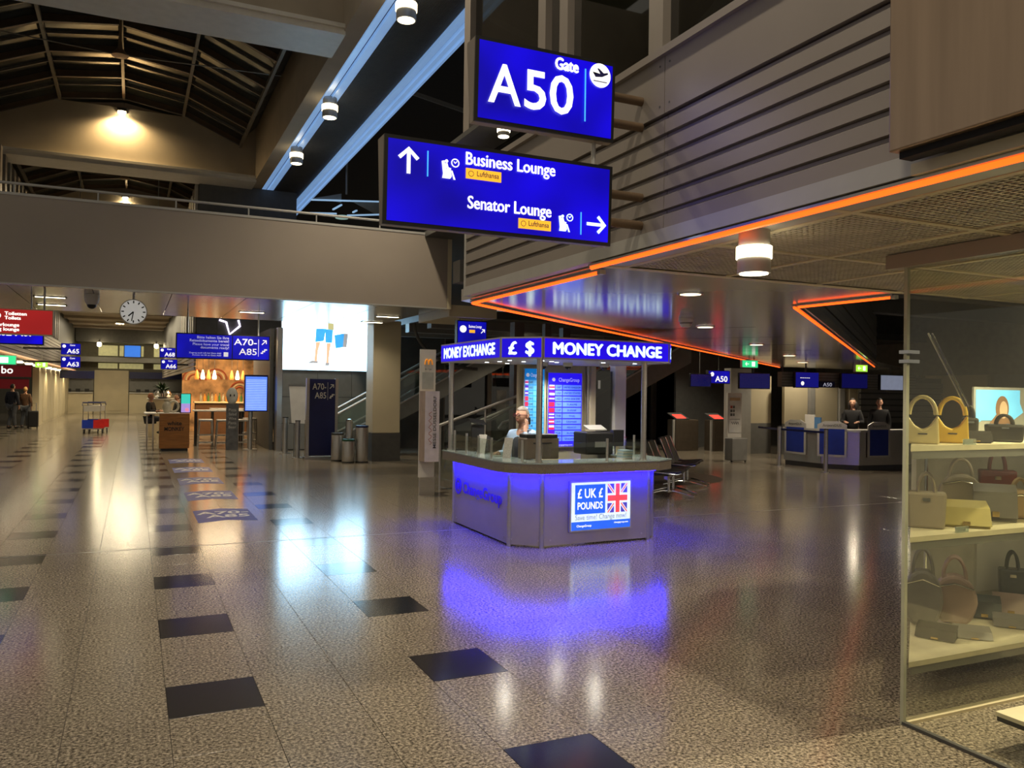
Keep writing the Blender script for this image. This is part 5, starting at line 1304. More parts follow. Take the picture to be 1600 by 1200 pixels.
# ================================================================== CAFE, HANGING SIGNS, LEFT HALL
# overhead double sign A70-A85
SGY = 18.0
t = thing('overhead_sign', 'wide blue overhead sign reading A70-A85 and travel documents notice', 'sign', (1.7, SGY, 2.3))
MB().box(.78, 2.63, SGY, SGY + .14, 2.32, 2.84).build('housing', M_black, t)
f1 = MB().box(.80, 1.86, SGY - .008, SGY, 2.34, 2.82).build('text_screen', M_bluesign2, t); f2 = MB().box(1.88, 2.61, SGY - .008, SGY, 2.34, 2.82).build('gate_screen', M_bluesign2, t)
for i, (s_, w_) in enumerate((('Bitte halten Sie Ihre', .62), ('Reisedokumente bereit!', .76))): text(f1, s_, .075, M_lettdim, (1.80, SGY - .01, 2.74 - i * .068), align='R', width=w_, bold=.012)
for i, (s_, w_) in enumerate((('Please have your travel', .70), ('documents ready!', .55))): text(f1, s_, .072, M_lettdim, (1.80, SGY - .01, 2.60 - i * .065), align='R', width=w_)
for i, (s_, w_) in enumerate((('Zugang auch Lift bei Gate A60', .62), ('Access via lift at Gate A60', .56))): text(f1, s_, .042, M_lettdim, (1.65, SGY - .01, 2.43 - i * .045), align='R', width=w_)
flat(f1, 'lift_symbol', M_lettdim, (1.70, SGY - .01, 2.38), rect(0, .09, 0, .09))
text(f2, 'A70-', .19, M_lettdim, (2.36, SGY - .01, 2.63), align='R', bold=.008, width=.46); text(f2, 'A85', .19, M_lettdim, (2.36, SGY - .01, 2.43), align='R', bold=.008, width=.36); flat(f2, 'divider', M_lettdim, (2.39, SGY - .01, 2.40), rect(0, .01, 0, .36))
flat(f2, 'arrow', M_lettdim, (2.51, SGY - .01, 2.70), arrow2d(0, 0, .14, PI / 4)); flat(f2, 'stairs_symbol', M_lettdim, (2.44, SGY - .01, 2.46), [(0, 0), (.05, 0), (.05, .035), (.09, .035), (.09, .07), (.13, .07), (.13, .10), (.07, .10), (.07, .065), (.03, .065), (.03, .03), (0, .03)])
for x in (1.0, 2.4): MB().cyl((x, SGY + .07, 2.84), (x, SGY + .07, 3.30), .016, 8).build('hanger', M_lgrey, t)
# clock
t = thing('wall_clock', 'round white station clock with black hands hanging under the bridge', 'clock', (0, 15.4, 3.0))
cxk, czk = -0.01, 3.005
MB().cyl((cxk, 15.460, czk), (cxk, 15.380, czk), .215, 36).build('case', M_lgrey, t, smooth=True); fc = MB().cyl((cxk, 15.380, czk), (cxk, 15.374, czk), .20, 36).build('dial', mat('clock_dial', (.8, .8, .78), .5, emit=(.8, .78, .72), es=.35), t)
for i in range(12):
    a = PI / 6 * i; MB().bar((cxk + .145 * math.sin(a), 15.372, czk + .145 * math.cos(a)), (cxk + .187 * math.sin(a), 15.372, czk + .187 * math.cos(a)), .02, .004, (0, 1, 0)).build('hour_mark', M_black, fc)
for a, ln, w_ in ((math.radians(226), .11, .022), (math.radians(190), .16, .016)): MB().bar((cxk, 15.370, czk), (cxk + ln * math.sin(a), 15.370, czk + ln * math.cos(a)), w_, .004, (0, 1, 0)).build('hand', M_black, fc)
MB().cyl((cxk, 15.45, 3.2), (cxk, 15.45, 3.30), .02, 8).build('hanger', M_lgrey, t)
t = thing('dome_camera', 'white dome security camera under the bridge near the clock', 'camera', (-.66, 15.77, 3.3)); MB().lathe((-.66, 15.77, 3.12), [(.07, 0), (.10, .03), (.12, .10), (.12, .178)], 20).build('housing', M_white, t, smooth=True); MB().ball((-.66, 15.77, 3.12), (.075, .075, .07), 14, 8).build('dome', M_black, t, smooth=True)
# red toilets sign and blue sign behind
t = thing('toilet_sign', 'dark red lit sign to Toiletten and lounge at the left shop front', 'sign', (-1.7, 15.2, 2.54)); MB().box(-2.6, -1.18, 15.2, 15.32, 2.535, 2.955).build('housing', M_cream, t); fc = MB().box(-2.58, -1.20, 15.19, 15.2, 2.555, 2.935).build('face', M_redlit, t)
for i, (s_, z, w_) in enumerate((('Toiletten', 2.845, .30), ('Toilets', 2.775, .22), ('Raucherlounge', 2.665, .50), ('Smoking lounge', 2.595, .52))): text(fc, s_, .075, M_letter, (-1.86 if i < 2 else (-2.16 if i == 2 else -2.18), 15.188, z), fat=.003, width=w_)
flat(fc, 'disc_symbol', M_letter, (-1.96, 15.188, 2.83), disc(0, 0, .05, 18))
for x in (-2.3, -1.32): MB().cyl((x, 15.26, 2.955), (x, 15.26, 3.30), .016, 8).build('hanger', M_lgrey, t)
t = thing('gates_sign', 'blue lit sign reading A62-A67 partly behind the red toilets sign', 'sign', (-1.9, 16.2, 2.4)); MB().box(-2.7, -1.40, 16.2, 16.3, 2.42, 2.85).build('housing', M_black, t); fc = MB().box(-2.68, -1.42, 16.19, 16.2, 2.44, 2.83).build('face', M_bluesign, t); text(fc, 'A62-A67', .20, M_letter, (-1.55, 16.188, 2.57), align='R', fat=.006, width=.60)
for x in (-2.5, -1.6): MB().cyl((x, 16.25, 2.85), (x, 16.25, 3.30), .012, 8).build('hanger', M_lgrey, t)
exit_sign('green exit sign with arrow hanging by the left shops', -2.2, 17.0, 2.09, .62, .17, M_green, ceil=3.3)
exit_sign('yellow green exit sign far along the left shop lights', -3.0, 34, 2.35, .40, .22, M_greeny, ceil=3.9)
def gsign(label, s_, x, y, z, w_=.56, h_=.36, hz=-3.17):
    t = thing('gate_number_sign', label, 'sign', (x, y, z), 0, 'blue gate number signs along the hall'); MB().box(x - w_ / 2, x + w_ / 2, y, y + .1, z, z + h_).build('housing', M_black, t); f_ = MB().box(x - w_ / 2 + .01, x + w_ / 2 - .01, y - .006, y, z + .01, z + h_ - .01).build('face', M_bluesign2, t)
    text(f_, s_, h_ * .55, M_letter, (x + w_ * .42, y - .008, z + h_ * .13), align='R', bold=.014, width=w_ * .62); flat(f_, 'disc_symbol', M_letter, (x - w_ * .34, y - .008, z + h_ * .75), disc(0, 0, h_ * .14, 14)); text(f_, 'Gate', h_ * .22, M_letter, (x - w_ * .05, y - .008, z + h_ * .78))
    MB().bar((x - w_ / 2 if hz < 0 else x + w_ / 2, y + .05, z + h_ * .5), (hz, y + .05, z + h_ * .5), .05, .06).build('bracket_arm', M_dgrey, t)
gsign('blue lit gate sign reading A65 above the A63 sign', 'A65', -1.83, 30, 2.72); gsign('blue lit gate sign reading A63 under the A65 sign', 'A63', -1.83, 30, 2.30)
gsign('blue lit gate sign reading A68 beside the cafe', 'A68', 1.02, 29, 2.68, .5, .32, 1.65); gsign('blue lit gate sign reading A66 under the A68 sign', 'A66', 1.06, 29, 2.30, .5, .32, 1.65)

# left facade and shops
lf = group_empty('wall_left', (-3.2, 30, 0))
MB().box(-3.35, -3.25, 20, 58, 2.62, 7.9).build('backing', M_dgrey, lf)
for i in range(9): MB().box(-3.24 - .02 * (i % 2), -3.20, 21, 58, 2.64 + i * .13, 2.75 + i * .13).build('cladding_board', M_panel, lf)
for i in range(26): MB().box(-3.25, -3.17, 21 + i * .9, 21.35 + i * .9, 3.85, 7.9).build('vertical_board', M_panel if i % 3 else M_grey, lf)
MB().box(-4.3, -3.2, 20, 58, 2.55, 2.62).build('shop_soffit', M_cream, lf)
MB().box(-6.4, -6.3, 20, 46, 0, 2.55).build('shop_wall', M_grey, lf); MB().box(-3.75, -3.6, 41.4, 58, 0, 2.55).build('shop_wall', M_cream, lf)
for i in range(9): MB().box(-3.61, -3.585, 41.6 + i * 1.8, 43.2 + i * 1.8, .1, 2.3).build('shop_panel', M_cream, lf)
MB().box(-3.85, -3.6, 40.0, 41.4, 0, 2.55).build('shop_pillar', M_cream, lf)
M_orange_w = mat('pale_orange_neon', (1, .5, .3), .5, emit=(1.0, .42, .2), es=1.2)
t = thing('neon_line', 'pale orange neon line along the left shop soffit', 'neon light', (-3.12, 38, 2.62)); MB().tube([(-3.12, 20.5, 2.60), (-3.12, 57, 2.60)], .02, 8).build('tube', M_orange_w, t); MB().box(-3.14, -3.10, 20.5, 57, 2.62, 2.64).build('channel', M_lgrey, t)
for i in range(13):
    y = 22 + i * 2.6
    t = thing('shop_downlight', 'round glowing downlight in a row along the left shop soffit', 'ceiling lamp', (-3.5, y, 2.55), 0, 'downlights along the left shops'); MB().cyl((-3.5, y, 2.55), (-3.5, y, 2.53), .17, 18).build('rim', M_lgrey, t); MB().cyl((-3.5, y, 2.53), (-3.5, y, 2.47), .14, 18, .10).build('lens', M_lamp, t)
    if i % 2 == 0: light('shop_down', 'SPOT', (-3.3, y, 2.40), 60, (1, .78, .42), .12, 150, .6, (-2.9, y, 0))
def shopsign(label, s_, x0, x1, y, z0, z1, m, size):
    t = thing('shop_sign', label, 'sign', (x0, y, z0)); MB().box(x0, x1, y, y + .1, z0, z1).build('board', m, t); s_ and text(t, s_, size, M_letter, ((x0 + x1) / 2, y - .003, z0 + (z1 - z0) * .3), align='C', bold=.015); MB().box(x0, x1, y + .02, y + .08, z1, z1 + .03).build('mount_rail', M_dgrey, t)
M_dred = mat('dark_red_board', (.10, .008, .01), .5, emit=(.10, .004, .006), es=.5)
shopsign('dark red shop board with white letters bo', 'bo', -5.6, -3.87, 39.7, 2.05, 2.52, M_dred, .42); shopsign('narrow dark red shop board under the bo board', '', -5.4, -4.0, 40.2, 1.55, 1.95, M_dred, .15)
shopsign('navy and red shop board beyond the cream pillar', '', -3.55, -1.9, 50, 2.1, 2.5, M_navy, .16)

# far end wall
EY = 58.0
ew = struct(MB().box(-9, 12, EY, EY + .3, 0, 9).build('wall_end', mat('end_wall', (.17, .155, .11), .7))); WL[ew.name] = Vector((0, 0, 0))
MB().box(-2.2, -.25, EY - .1, EY, 0, 2.7).build('cream_door', M_cream, ew); MB().box(-2.0, -.45, EY - .13, EY - .1, .15, 2.5).build('door_leaf', M_cream, ew)
for x0, x1 in ((-4.6, -2.25), (-.2, 3.4)):
    MB().box(x0, x1, EY - .9, EY - .3, 0, 1.25).build('service_counter', M_cream, ew); MB().box(x0, x1, EY - 1.0, EY - .25, 1.25, 1.32).build('counter_top', M_lgrey, ew); MB().box(x0, x1, EY - .5, EY - .3, 2.2, 2.62).build('navy_header', M_navy, ew); MB().box(x0, x1, EY - .06, EY, 1.4, 2.5).build('grey_backboard', M_grey, ew)
    for q in range(4): MB().box(x0 + .4 + q * .5, x0 + .65 + q * .5, EY - .7, EY - .5, 1.32, 1.52).build('counter_device', M_black, ew)
MB().box(3.6, 5.2, EY - .08, EY, 0, 2.6).build('grey_door', M_grey, ew)
for z0, z1 in ((2.82, 3.15), (3.62, 4.28)):
    for x0, x1 in ((-2.0, -.9), (-.8, .6), (1.2, 2.6), (3.2, 4.2)): MB().box(x0, x1, EY - .05, EY, z0, z1).build('lit_window', mat('lit_gallery_window', (.7, .65, .35), .5, emit=(.55, .5, .22), es=.45), ew)
MB().box(-9, 12, EY - 1.2, EY, 3.2, 3.5).build('gallery_slab', M_grey, ew); MB().box(-3.2, 1.7, EY - 1.6, EY - .2, 4.4, 5.2).build('gallery_slab', M_dgrey, ew)
t = thing('advert_board', 'bright blue advertising board high on the far end wall', 'screen', (0, EY - 1.3, 3.5)); MB().box(-.55, .45, EY - 1.3, EY - 1.22, 3.5, 4.3).build('case', M_black, t); MB().box(-.5, .4, EY - 1.32, EY - 1.3, 3.55, 4.25).build('screen', mat('sky_blue_screen', (.05, .2, .7), .5, emit=(.02, .16, .70), es=.9), t)
for x, lab in ((-1.9, 'spot lamp on the far gallery by the cream door'), (2.6, 'spot lamp on the far gallery beside the blue board')):
    if x > 0: x = 1.3
    t = thing('gallery_spot', lab, 'lamp', (x, EY - 1.5, 4.9)); MB().cyl((x, EY - 1.85, 4.30), (x, EY - 1.95, 4.18), .12, 14).build('lens', M_lamp_hot, t); MB().cyl((x, EY - 1.85, 4.30), (x, EY - 1.7, 4.45), .06, 10).build('body', M_dgrey, t); MB().bar((x, EY - 1.72, 4.45), (x, EY - 1.6, 4.5), .05, .05).build('arm', M_dgrey, t)
light('end_hall_fill', 'AREA', (-.7, 50, 5.1), 320, (1, .85, .58), 2.4, target=(-.7, 50, 0)); light('mid_hall_fill', 'AREA', (-.2, 41, 5.1), 240, (1, .85, .58), 2.4, target=(-.7, 41, 0)); light('mid_hall_fill', 'AREA', (-.5, 31, 7.4), 330, (1, .85, .58), 3, target=(-.5, 31, 0))  # unseen area fills added to light the far hall
for px_, py_, pz_, pl in ((-.7, 50, 5.14, 'added light panel on the low far ceiling near the end wall'), (-.2, 41, 5.14, 'stand-in light panel on the low far ceiling above the trolleys'), (-.5, 31, 7.44, 'added light panel hung between the beams behind the bridge')):  # panel bodies added where the hall area fills hang
    t = thing('light_panel', pl, 'ceiling lamp', (px_, py_, pz_), 0, 'added light panels along the hall'); q = .22 if pz_ < 6 else 1.5; MB().box(px_ - q, px_ + q, py_ - q, py_ + q, pz_, pz_ + .05).build('frame', M_lgrey, t); MB().box(px_ - q + .03, px_ + q - .03, py_ - q + .03, py_ + q - .03, pz_ - .01, pz_).build('diffuser', M_lamp_hot if pz_ < 6 else M_lamp_soft, t)
    for rx in (-q * .8, q * .8): MB().cyl((px_ + rx, py_, pz_ + .05), (px_ + rx, py_, 5.26 if pz_ < 6 else 9.9), .015, 6).build('hanger', M_lgrey, t)
lc = group_empty('ceiling_far', (-.8, 46, 5.2)); MB().box(-3.2, 1.66, 36, 57.5, 5.25, 5.4).build('slab', M_beam, lc)
for i in range(6): MB().box(-3.2, 1.66, 36 + i * 3.6, 36.6 + i * 3.6, 5.12, 5.25).build('ceiling_rib', M_beam, lc)
# luggage trolleys
def trolley(label, x, y, rz):
    t = thing('luggage_trolley', label, 'luggage trolley', (x, y, 0), rz, 'luggage trolleys in the hall')
    fr = MB(); fr.tube([(-.28, .0, .18), (-.28, .05, 1.0), (.28, .05, 1.0), (.28, 0, .18)], .02, 8); fr.build('frame', M_steel, t, local=True, smooth=True)
    MB().tube([(-.3, .1, 1.0), (-.3, .16, 1.1), (.3, .16, 1.1), (.3, .1, 1.0)], .025, 8).build('handle', M_navy, t, local=True, smooth=True); MB().box(-.26, .26, -.75, .05, .16, .20).build('platform', M_steel, t, local=True); MB().box(-.27, .27, -.02, .06, .78, .98).build('basket', M_lgrey, t, local=True)
    MB().box(-.36, .0, -.80, -.78, .20, .50).build('blue_board', mat('trolley_blue', (.01, .04, .45), .4), t, local=True); MB().box(0.005, .36, -.80, -.78, .20, .50).build('red_board', mat('trolley_red', (.55, .02, .02), .4), t, local=True)
    for sx, yy in ((-.3, -.7), (.3, -.7), (-.22, .1), (.22, .1)): MB().cyl((sx - .02, yy, .08), (sx + .02, yy, .08), .08, 12).build('wheel', M_black, t, local=True); MB().box(sx - .012, sx + .012, yy - .02, yy + .02, .08, .18).build('wheel_fork', M_steel, t, local=True)
    return t
trolley('luggage trolley with blue and red front boards', -1.35, 33.9, .1); trolley('luggage trolley nested behind the blue and red fronted one', -1.22, 34.9, .1)
# people at the left
person('person', 'man in dark coat and jeans standing by the left shops', (-4.28, 37.5, 0), 2.6, 'stand', M_cloth_n, M_jean, M_hair_d)
person('person', 'blond woman in brown jacket beside the man in dark coat', (-3.88, 37.9, 0), 2.9, 'stand', M_cloth_b, M_jean, M_hair_b, female=True, tall=.94)
t = thing('suitcase', 'black wheeled suitcase beside the blond woman', 'suitcase', (-3.55, 37.5, 0)); MB().box(-3.74, -3.38, 37.4, 37.65, .06, .70).build('shell', M_black, t, bevel=.04); MB().tube([(-3.66, 37.5, .70), (-3.66, 37.5, 1.0), (-3.46, 37.5, 1.0), (-3.46, 37.5, .70)], .014, 8).build('handle', M_chrome, t, smooth=True)
for x in (-3.7, -3.42): MB().cyl((x - .02, 37.5, .04), (x + .02, 37.5, .04), .04, 10).build('wheel', M_black, t)
person('person', 'person with reddish hair in black jacket seated on a cafe stool', (.55, 30.0, .18), 1.2, 'sit', M_cloth_k, M_cloth_n, M_hair_r); person('person', 'person in black coat seated behind the teapot sculpture', (1.35, 29.2, .18), -1.4, 'sit', M_cloth_k, M_cloth_k, M_hair_d)

# cafe
t = thing('wooden_lectern', 'brown wooden lectern box with dark white monkey lettering', 'lectern', (1.04, 24.2, 0)); MB().box(.67, 1.42, 23.97, 24.55, .07, 1.01).build('body', M_wood, t, bevel=.008); MB().box(.71, 1.38, 24.0, 24.5, 0, .07).build('plinth', M_black, t); MB().box(.62, 1.18, 24.0, 24.6, 1.01, 1.03).build('top', M_white, t)
text(t, 'white', .16, M_black, (1.04, 23.965, .70), align='C', bold=.01, width=.36); text(t, 'MONKEY', .15, M_black, (1.04, 23.965, .55), align='C', bold=.01, width=.50)
t = thing('menu_screen', 'upright menu screen with teal and purple picture on the lectern', 'screen', (1.3, 24.25, 1.01)); MB().box(1.19, 1.46, 24.22, 24.28, 1.02, 1.56).build('case', M_black, t, bevel=.01)
flat(t, 'picture_teal', mat('teal_screen', (.1, .6, .5), .5, emit=(.03, .55, .45), es=.9), (1.21, 24.218, 1.28), rect(0, .23, 0, .26)); flat(t, 'picture_purple', mat('purple_screen', (.4, .3, .7), .5, emit=(.35, .25, .65), es=.9), (1.21, 24.218, 1.04), rect(0, .23, 0, .24)); flat(t, 'picture_spot', mat('pink_screen', (.8, .3, .4), .5, emit=(.75, .22, .35), es=.9), (1.36, 24.216, 1.11), disc(0, 0, .05, 14))
t = thing('teapot_sculpture', 'cream round jug sculpture with ring handle on the lectern', 'sculpture', (.88, 24.25, 1.03)); MB().lathe((.85, 24.25, 1.03), [(.07, 0), (.09, .03), (.12, .14), (.10, .24), (.06, .30), (.08, .36), (.07, .36)], 20).build('jug', mat('cream_ceramic', (.55, .50, .38), .4), t, smooth=True); MB().tube([(1.02 + .12 * math.cos(a), 24.25, 1.20 + .14 * math.sin(a)) for a in [2 * PI * i / 20 for i in range(20)]], .032, 8, True).build('handle_ring', mat('cream_ceramic', (.55, .50, .38), .4), t, smooth=True)
t = thing('chalkboard_totem', 'narrow grey chalkboard totem reading Pizza Pasta Beer topped by a pale face shape', 'menu board', (2.52, 24.1, 0)); MB().box(2.37, 2.70, 24.06, 24.12, 0, 1.28).build('board', mat('chalkboard', (.10, .10, .105), .8, 0, .3, 8), t)
for i, s_ in enumerate(('Pizza', 'Salad', 'Wine', 'Pasta', 'Beer')): text(t, s_, .11, M_lgrey, (2.535, 24.056, 1.08 - i * .12), align='C', width=.20)
MB().ball((2.52, 24.09, 1.50), (.16, .05, .24), 16, 10).build('face_top', mat('pale_mask', (.5, .48, .42), .5), t, smooth=True)
for sx in (-1, 1): MB().ball((2.52 + sx * .05, 24.04, 1.52), (.018, .012, .035), 8, 6).build('eye', M_black, t, smooth=True)
t = thing('flight_board', 'upright blue flight information screen on a steel post', 'screen', (3.1, 24.0, 0)); MB().cyl((3.02, 24.1, 0), (3.02, 24.1, 1.1), .06, 14).build('post', M_steel, t, smooth=True); MB().cyl((3.02, 24.1, 0), (3.02, 24.1, .02), .2, 20).build('base', M_steel, t); MB().box(2.83, 3.47, 23.98, 24.08, 1.07, 2.10).build('case', M_navy, t)
bs_ = MB().box(2.86, 3.44, 23.97, 23.98, 1.10, 2.05).build('screen', mat('flight_screen_blue', (.1, .2, .8), .5, emit=(.10, .24, .95), es=.9), t)
for i in range(18): flat(bs_, 'flight_row', mat('flight_row_pale', (.4, .5, .9), .5, emit=(.28, .45, 1.0), es=.95), (2.875, 23.969, 1.125 + i * .048), rect(0, .55, 0, .026))
def stool(label, x, y):
    t = thing('bar_stool', label, 'stool', (x, y, 0), 0, 'white bar stools at the cafe tables')
    MB().box(x - .19, x + .19, y - .19, y + .19, .74, .80).build('seat', M_lgrey, t, bevel=.015)
    for sx in (-1, 1):
        for sy2 in (-1, 1): MB().cyl((x + sx * .17, y + sy2 * .17, .74), (x + sx * .21, y + sy2 * .21, 0), .016, 8).build('leg', M_lgrey, t)
    for zz in (.12, .34): MB().tube([(x - .2, y - .2, zz), (x + .2, y - .2, zz), (x + .2, y + .2, zz), (x - .2, y + .2, zz)], .013, 6, True).build('foot_rail', M_lgrey, t)
for x, y, lab in ((1.95, 25.6, 'white bar stool nearest the wooden lectern'), (2.42, 25.35, 'white bar stool behind the chalkboard totem'), (2.95, 25.5, 'white bar stool behind the flight board post'), (3.3, 26.6, 'white bar stool at the rear cafe table by the dark pillar')): stool(lab, x, y)
def hightable(label, x0, x1, y0, y1, z=1.05, lm=M_black, lw=.025):
    t = thing('high_table', label, 'table', ((x0 + x1) / 2, y0, 0), 0, 'high tables of the cafe'); MB().box(x0, x1, y0, y1, z - .04, z).build('top', M_white, t, bevel=.008)
    for x in (x0 + .08, x1 - .08):
        for y in (y0 + .08, y1 - .08): MB().box(x - lw, x + lw, y - lw, y + lw, 0, z - .04).build('leg', lm, t)
hightable('long white high table of the cafe with stools', 1.65, 3.1, 26.0, 26.7); hightable('small white high table beside the lectern', .30, .62, 24.9, 26.0, 1.0, M_lgrey, .014); hightable('rear white high table before the bar', 2.3, 3.4, 28.2, 28.8)
t = thing('potted_plant', 'leafy green plant in a silver bowl on the cafe shelf', 'plant', (.95, 31.0, 1.3)); MB().lathe((.95, 31, 1.32), [(.12, 0), (.25, .06), (.28, .18), (.22, .28)], 18).build('bowl', M_chrome, t, smooth=True)
for i in range(40):
    a = random.uniform(0, 2 * PI); e = random.uniform(.1, 1.2); l_ = random.uniform(.25, .45); d = Vector((math.cos(a) * math.cos(e), math.sin(a) * math.cos(e), math.sin(e))); s_ = d.cross(Vector((0, 0, 1))).normalized() * .05; p = Vector((.95, 31, 1.58))
    MB().add([p, p + d * l_ * .5 + s_, p + d * l_ - Vector((0, 0, .05)), p + d * l_ * .5 - s_], [(0, 1, 2, 3)]).build('leaf', mat('dark_leaf', (.025, .06, .02), .5), t)
t = thing('plant_shelf', 'cream cafe partition carrying the silver plant bowl', 'partition', (1.0, 31, 0)); MB().box(.5, 1.5, 30.75, 31.25, 0, 1.28).build('body', M_cream, t); MB().box(.45, 1.55, 30.7, 31.3, 1.28, 1.32).build('top', M_white, t)
# bar rear wall, counter, bottles, lamps
bw = struct(MB().box(1.75, 4.6, 34.6, 34.8, 0, 3.3).build('wall_bar', mat('bar_wall_amber', (.42, .25, .12), .6, 0, .7, 2.2))); WL[bw.name] = Vector((0, 0, 0))
for cx_, cz_, r_ in ((2.2, 2.0, .42), (3.0, 2.05, .40), (3.9, 1.6, .36)):
    for q in range(3): MB().tube([(cx_ + (r_ - q * .1) * math.cos(a), 34.56, cz_ + (r_ - q * .1) * math.sin(a)) for a in [PI * i / 14 for i in range(15)]], .03, 6).build('arch_moulding', mat('mural_cream', (.6, .5, .35), .5) if q % 2 else mat('mural_red', (.35, .07, .03), .5), bw)
t = thing('bar_counter', 'amber lit bar counter in the cafe', 'bar counter', (3.0, 32.4, 0)); MB().box(2.1, 4.2, 32.2, 32.8, 0, 1.15).build('front', M_cloth_b, t); MB().box(2.05, 4.25, 32.15, 32.85, 1.15, 1.20).build('top', M_cream, t)
for i in range(14):
    x = 2.3 + i * .13; o = thing('bottle', ('small %s glass bottle standing in a row on the bar counter' % ('frosted', 'amber', 'green')[i % 3]), 'bottle', (x, 32.5, 1.20), 0, 'bottles on the bar counter'); MB().lathe((x, 32.5, 1.20), [(.04, 0), (.042, .02), (.042, .18), (.015, .24), (.015, .30)], 10).build('glass_body', [M_frost, mat('amber_glass', (.4, .15, .02), .2, emit=(.5, .16, .01), es=.6), mat('green_glass', (.05, .15, .05), .2)][i % 3], o, smooth=True); MB().cyl((x, 32.5, 1.5), (x, 32.5, 1.53), .018, 8).build('cap', M_black, o)
for i, x in enumerate((2.1, 2.3, 2.5, 2.7, 3.3, 3.5, 3.7)):
    t = thing('bar_pendant', ('pale glowing pendant lamp hanging in the bar' if i % 2 else 'orange shaded pendant lamp hanging in the bar'), 'pendant lamp', (x, 31.8, 2.1), 0, 'amber pendant lamps over the bar'); MB().cyl((x, 31.8, 2.35), (x, 31.8, 3.3), .008, 6).build('cord', M_black, t); MB().lathe((x, 31.8, 2.02), [(.06, 0), (.08, .06), (.05, .22), (.02, .34)], 14).build('shade', M_lamp_soft if i % 2 else mat('amber_shade', (.8, .2, .05), .5, emit=(.9, .16, .02), es=1.4), t, smooth=True)
struct(MB().box(1.7, 4.7, 26.5, 34.8, 3.3, 3.4).build('ceiling_bar', M_dgrey))
light('bar_glow', 'AREA', (3.0, 31.5, 3.1), 260, (1, .62, .28), 1.6, target=(3.0, 33, .8)); light('bar_floor', 'AREA', (2.6, 27.5, 3.2), 90, (1, .75, .45), 1.2, target=(2.6, 27.5, 0))
uf = group_empty('wall_cafe_front', (1.7, 28, 3))
for i in range(8): MB().box(1.62, 1.70, 26.6 + i * .9, 27.0 + i * .9, 3.4, 7.9).build('vertical_board', M_panel if i % 2 else M_lgrey, uf)
MB().box(1.70, 1.8, 26.5, 56, 3.35, 7.9).build('backing', M_dgrey, uf); MB().box(1.72, 4.6, 26.4, 26.5, 3.3, 7.9).build('front_panel', M_dgrey, uf)
for i in range(9): MB().box(1.66, 1.72, 26.6, 56, 2.25 + i * .13, 2.35 + i * .13).build('cladding_board', M_panel, uf)
t = thing('neon_artwork', 'white and yellow zigzag neon light on the dark cafe wall', 'neon light', (2.7, 26.36, 3.6)); MB().tube([(2.35, 26.35, 3.78), (2.55, 26.35, 3.72), (2.65, 26.35, 3.35), (2.95, 26.35, 3.62), (2.9, 26.35, 3.80)], .03, 8).build('tube', mat('violet_white_neon', (.9, .8, 1), .5, emit=(.85, .75, 1.0), es=3.0), t); MB().box(2.3, 3.0, 26.38, 26.40, 3.3, 3.8).build('backplate', M_dgrey, t)

# ================================================================== SHOP FRONT (right)
sg = group_empty('window_2', (3.77, 1, 0))
MB().box(3.765, 3.777, -1.6, 3.12, .015, 2.44).build('pane', M_shopglass, sg); MB().box(3.78, 7.2, 3.118, 3.130, .015, 2.44).build('pane', M_shopglass, sg)
MB().box(3.758, 3.780, 3.112, 3.132, 0.0, 2.44).build('glass_edge', mat('glass_edge_green', (.50, .52, .40), .2), sg); MB().box(3.72, 3.80, -1.6, 3.22, 2.44, 2.516).build('head_rail', M_fascia, sg)
MB().box(3.757, 3.785, -1.6, 3.12, 0, .015).build('floor_rail', M_dgrey, sg); MB().box(3.78, 7.2, 3.10, 3.15, 0, .015).build('floor_rail', M_cream, sg)
for zz in (1.93, 1.98): MB().box(3.745, 3.83, 3.09, 3.15, zz, zz + .018).build('glass_clamp', M_chrome, sg)
t = thing('tension_cable', 'thin slanting steel cable pair behind the shop glass', 'cable', (4.2, 3.25, 1.5))
for dx in (0, .03): MB().cyl((3.95 + dx, 3.136, 2.10), (4.26 + dx, 3.136, 1.70), .005, 8).build('cable', M_chrome, t)
# display shelving: its left side runs on the building's diagonal
t = thing('display_shelf_unit', 'shop display unit with three cream shelves full of handbags', 'shelf unit', (5.2, 3.7, 0))
M_shelf = mat('cream_shelf', (.72, .66, .48), .5)
for z in (.25, .955, 1.47):
    MB().prism([(4.00, 3.28, z - .03), (6.6, 3.28, z - .03), (6.6, 4.15, z - .03), (5.08, 4.15, z - .03)], (0, 0, .03)).build('shelf', M_shelf, t)
    MB().prism([(4.02, 3.285, z - .075), (6.6, 3.285, z - .075), (6.6, 4.15, z - .075), (5.10, 4.15, z - .075)], (0, 0, .044)).build('shelf_edge', M_grey, t)
    if z > .5: MB().box(4.55, 6.4, 3.62, 3.64, z - .082, z - .075).build('shelf_light', M_lamp, t)  # hidden glow strip added to brighten the shelf below
MB().box(5.12, 6.6, 4.15, 4.19, .0, 1.45).build('back_panel', mat('pale_display_back', (.58, .55, .48), .6), t); MB().box(5.75, 6.35, 4.13, 4.15, .30, .86).build('light_panel', M_white, t)
for x, y in ((5.16, 4.10), (6.55, 4.10), (6.55, 3.34)): MB().cyl((x, y, 0), (x, y, 1.47), .012, 10).build('support_rod', M_chrome, t)
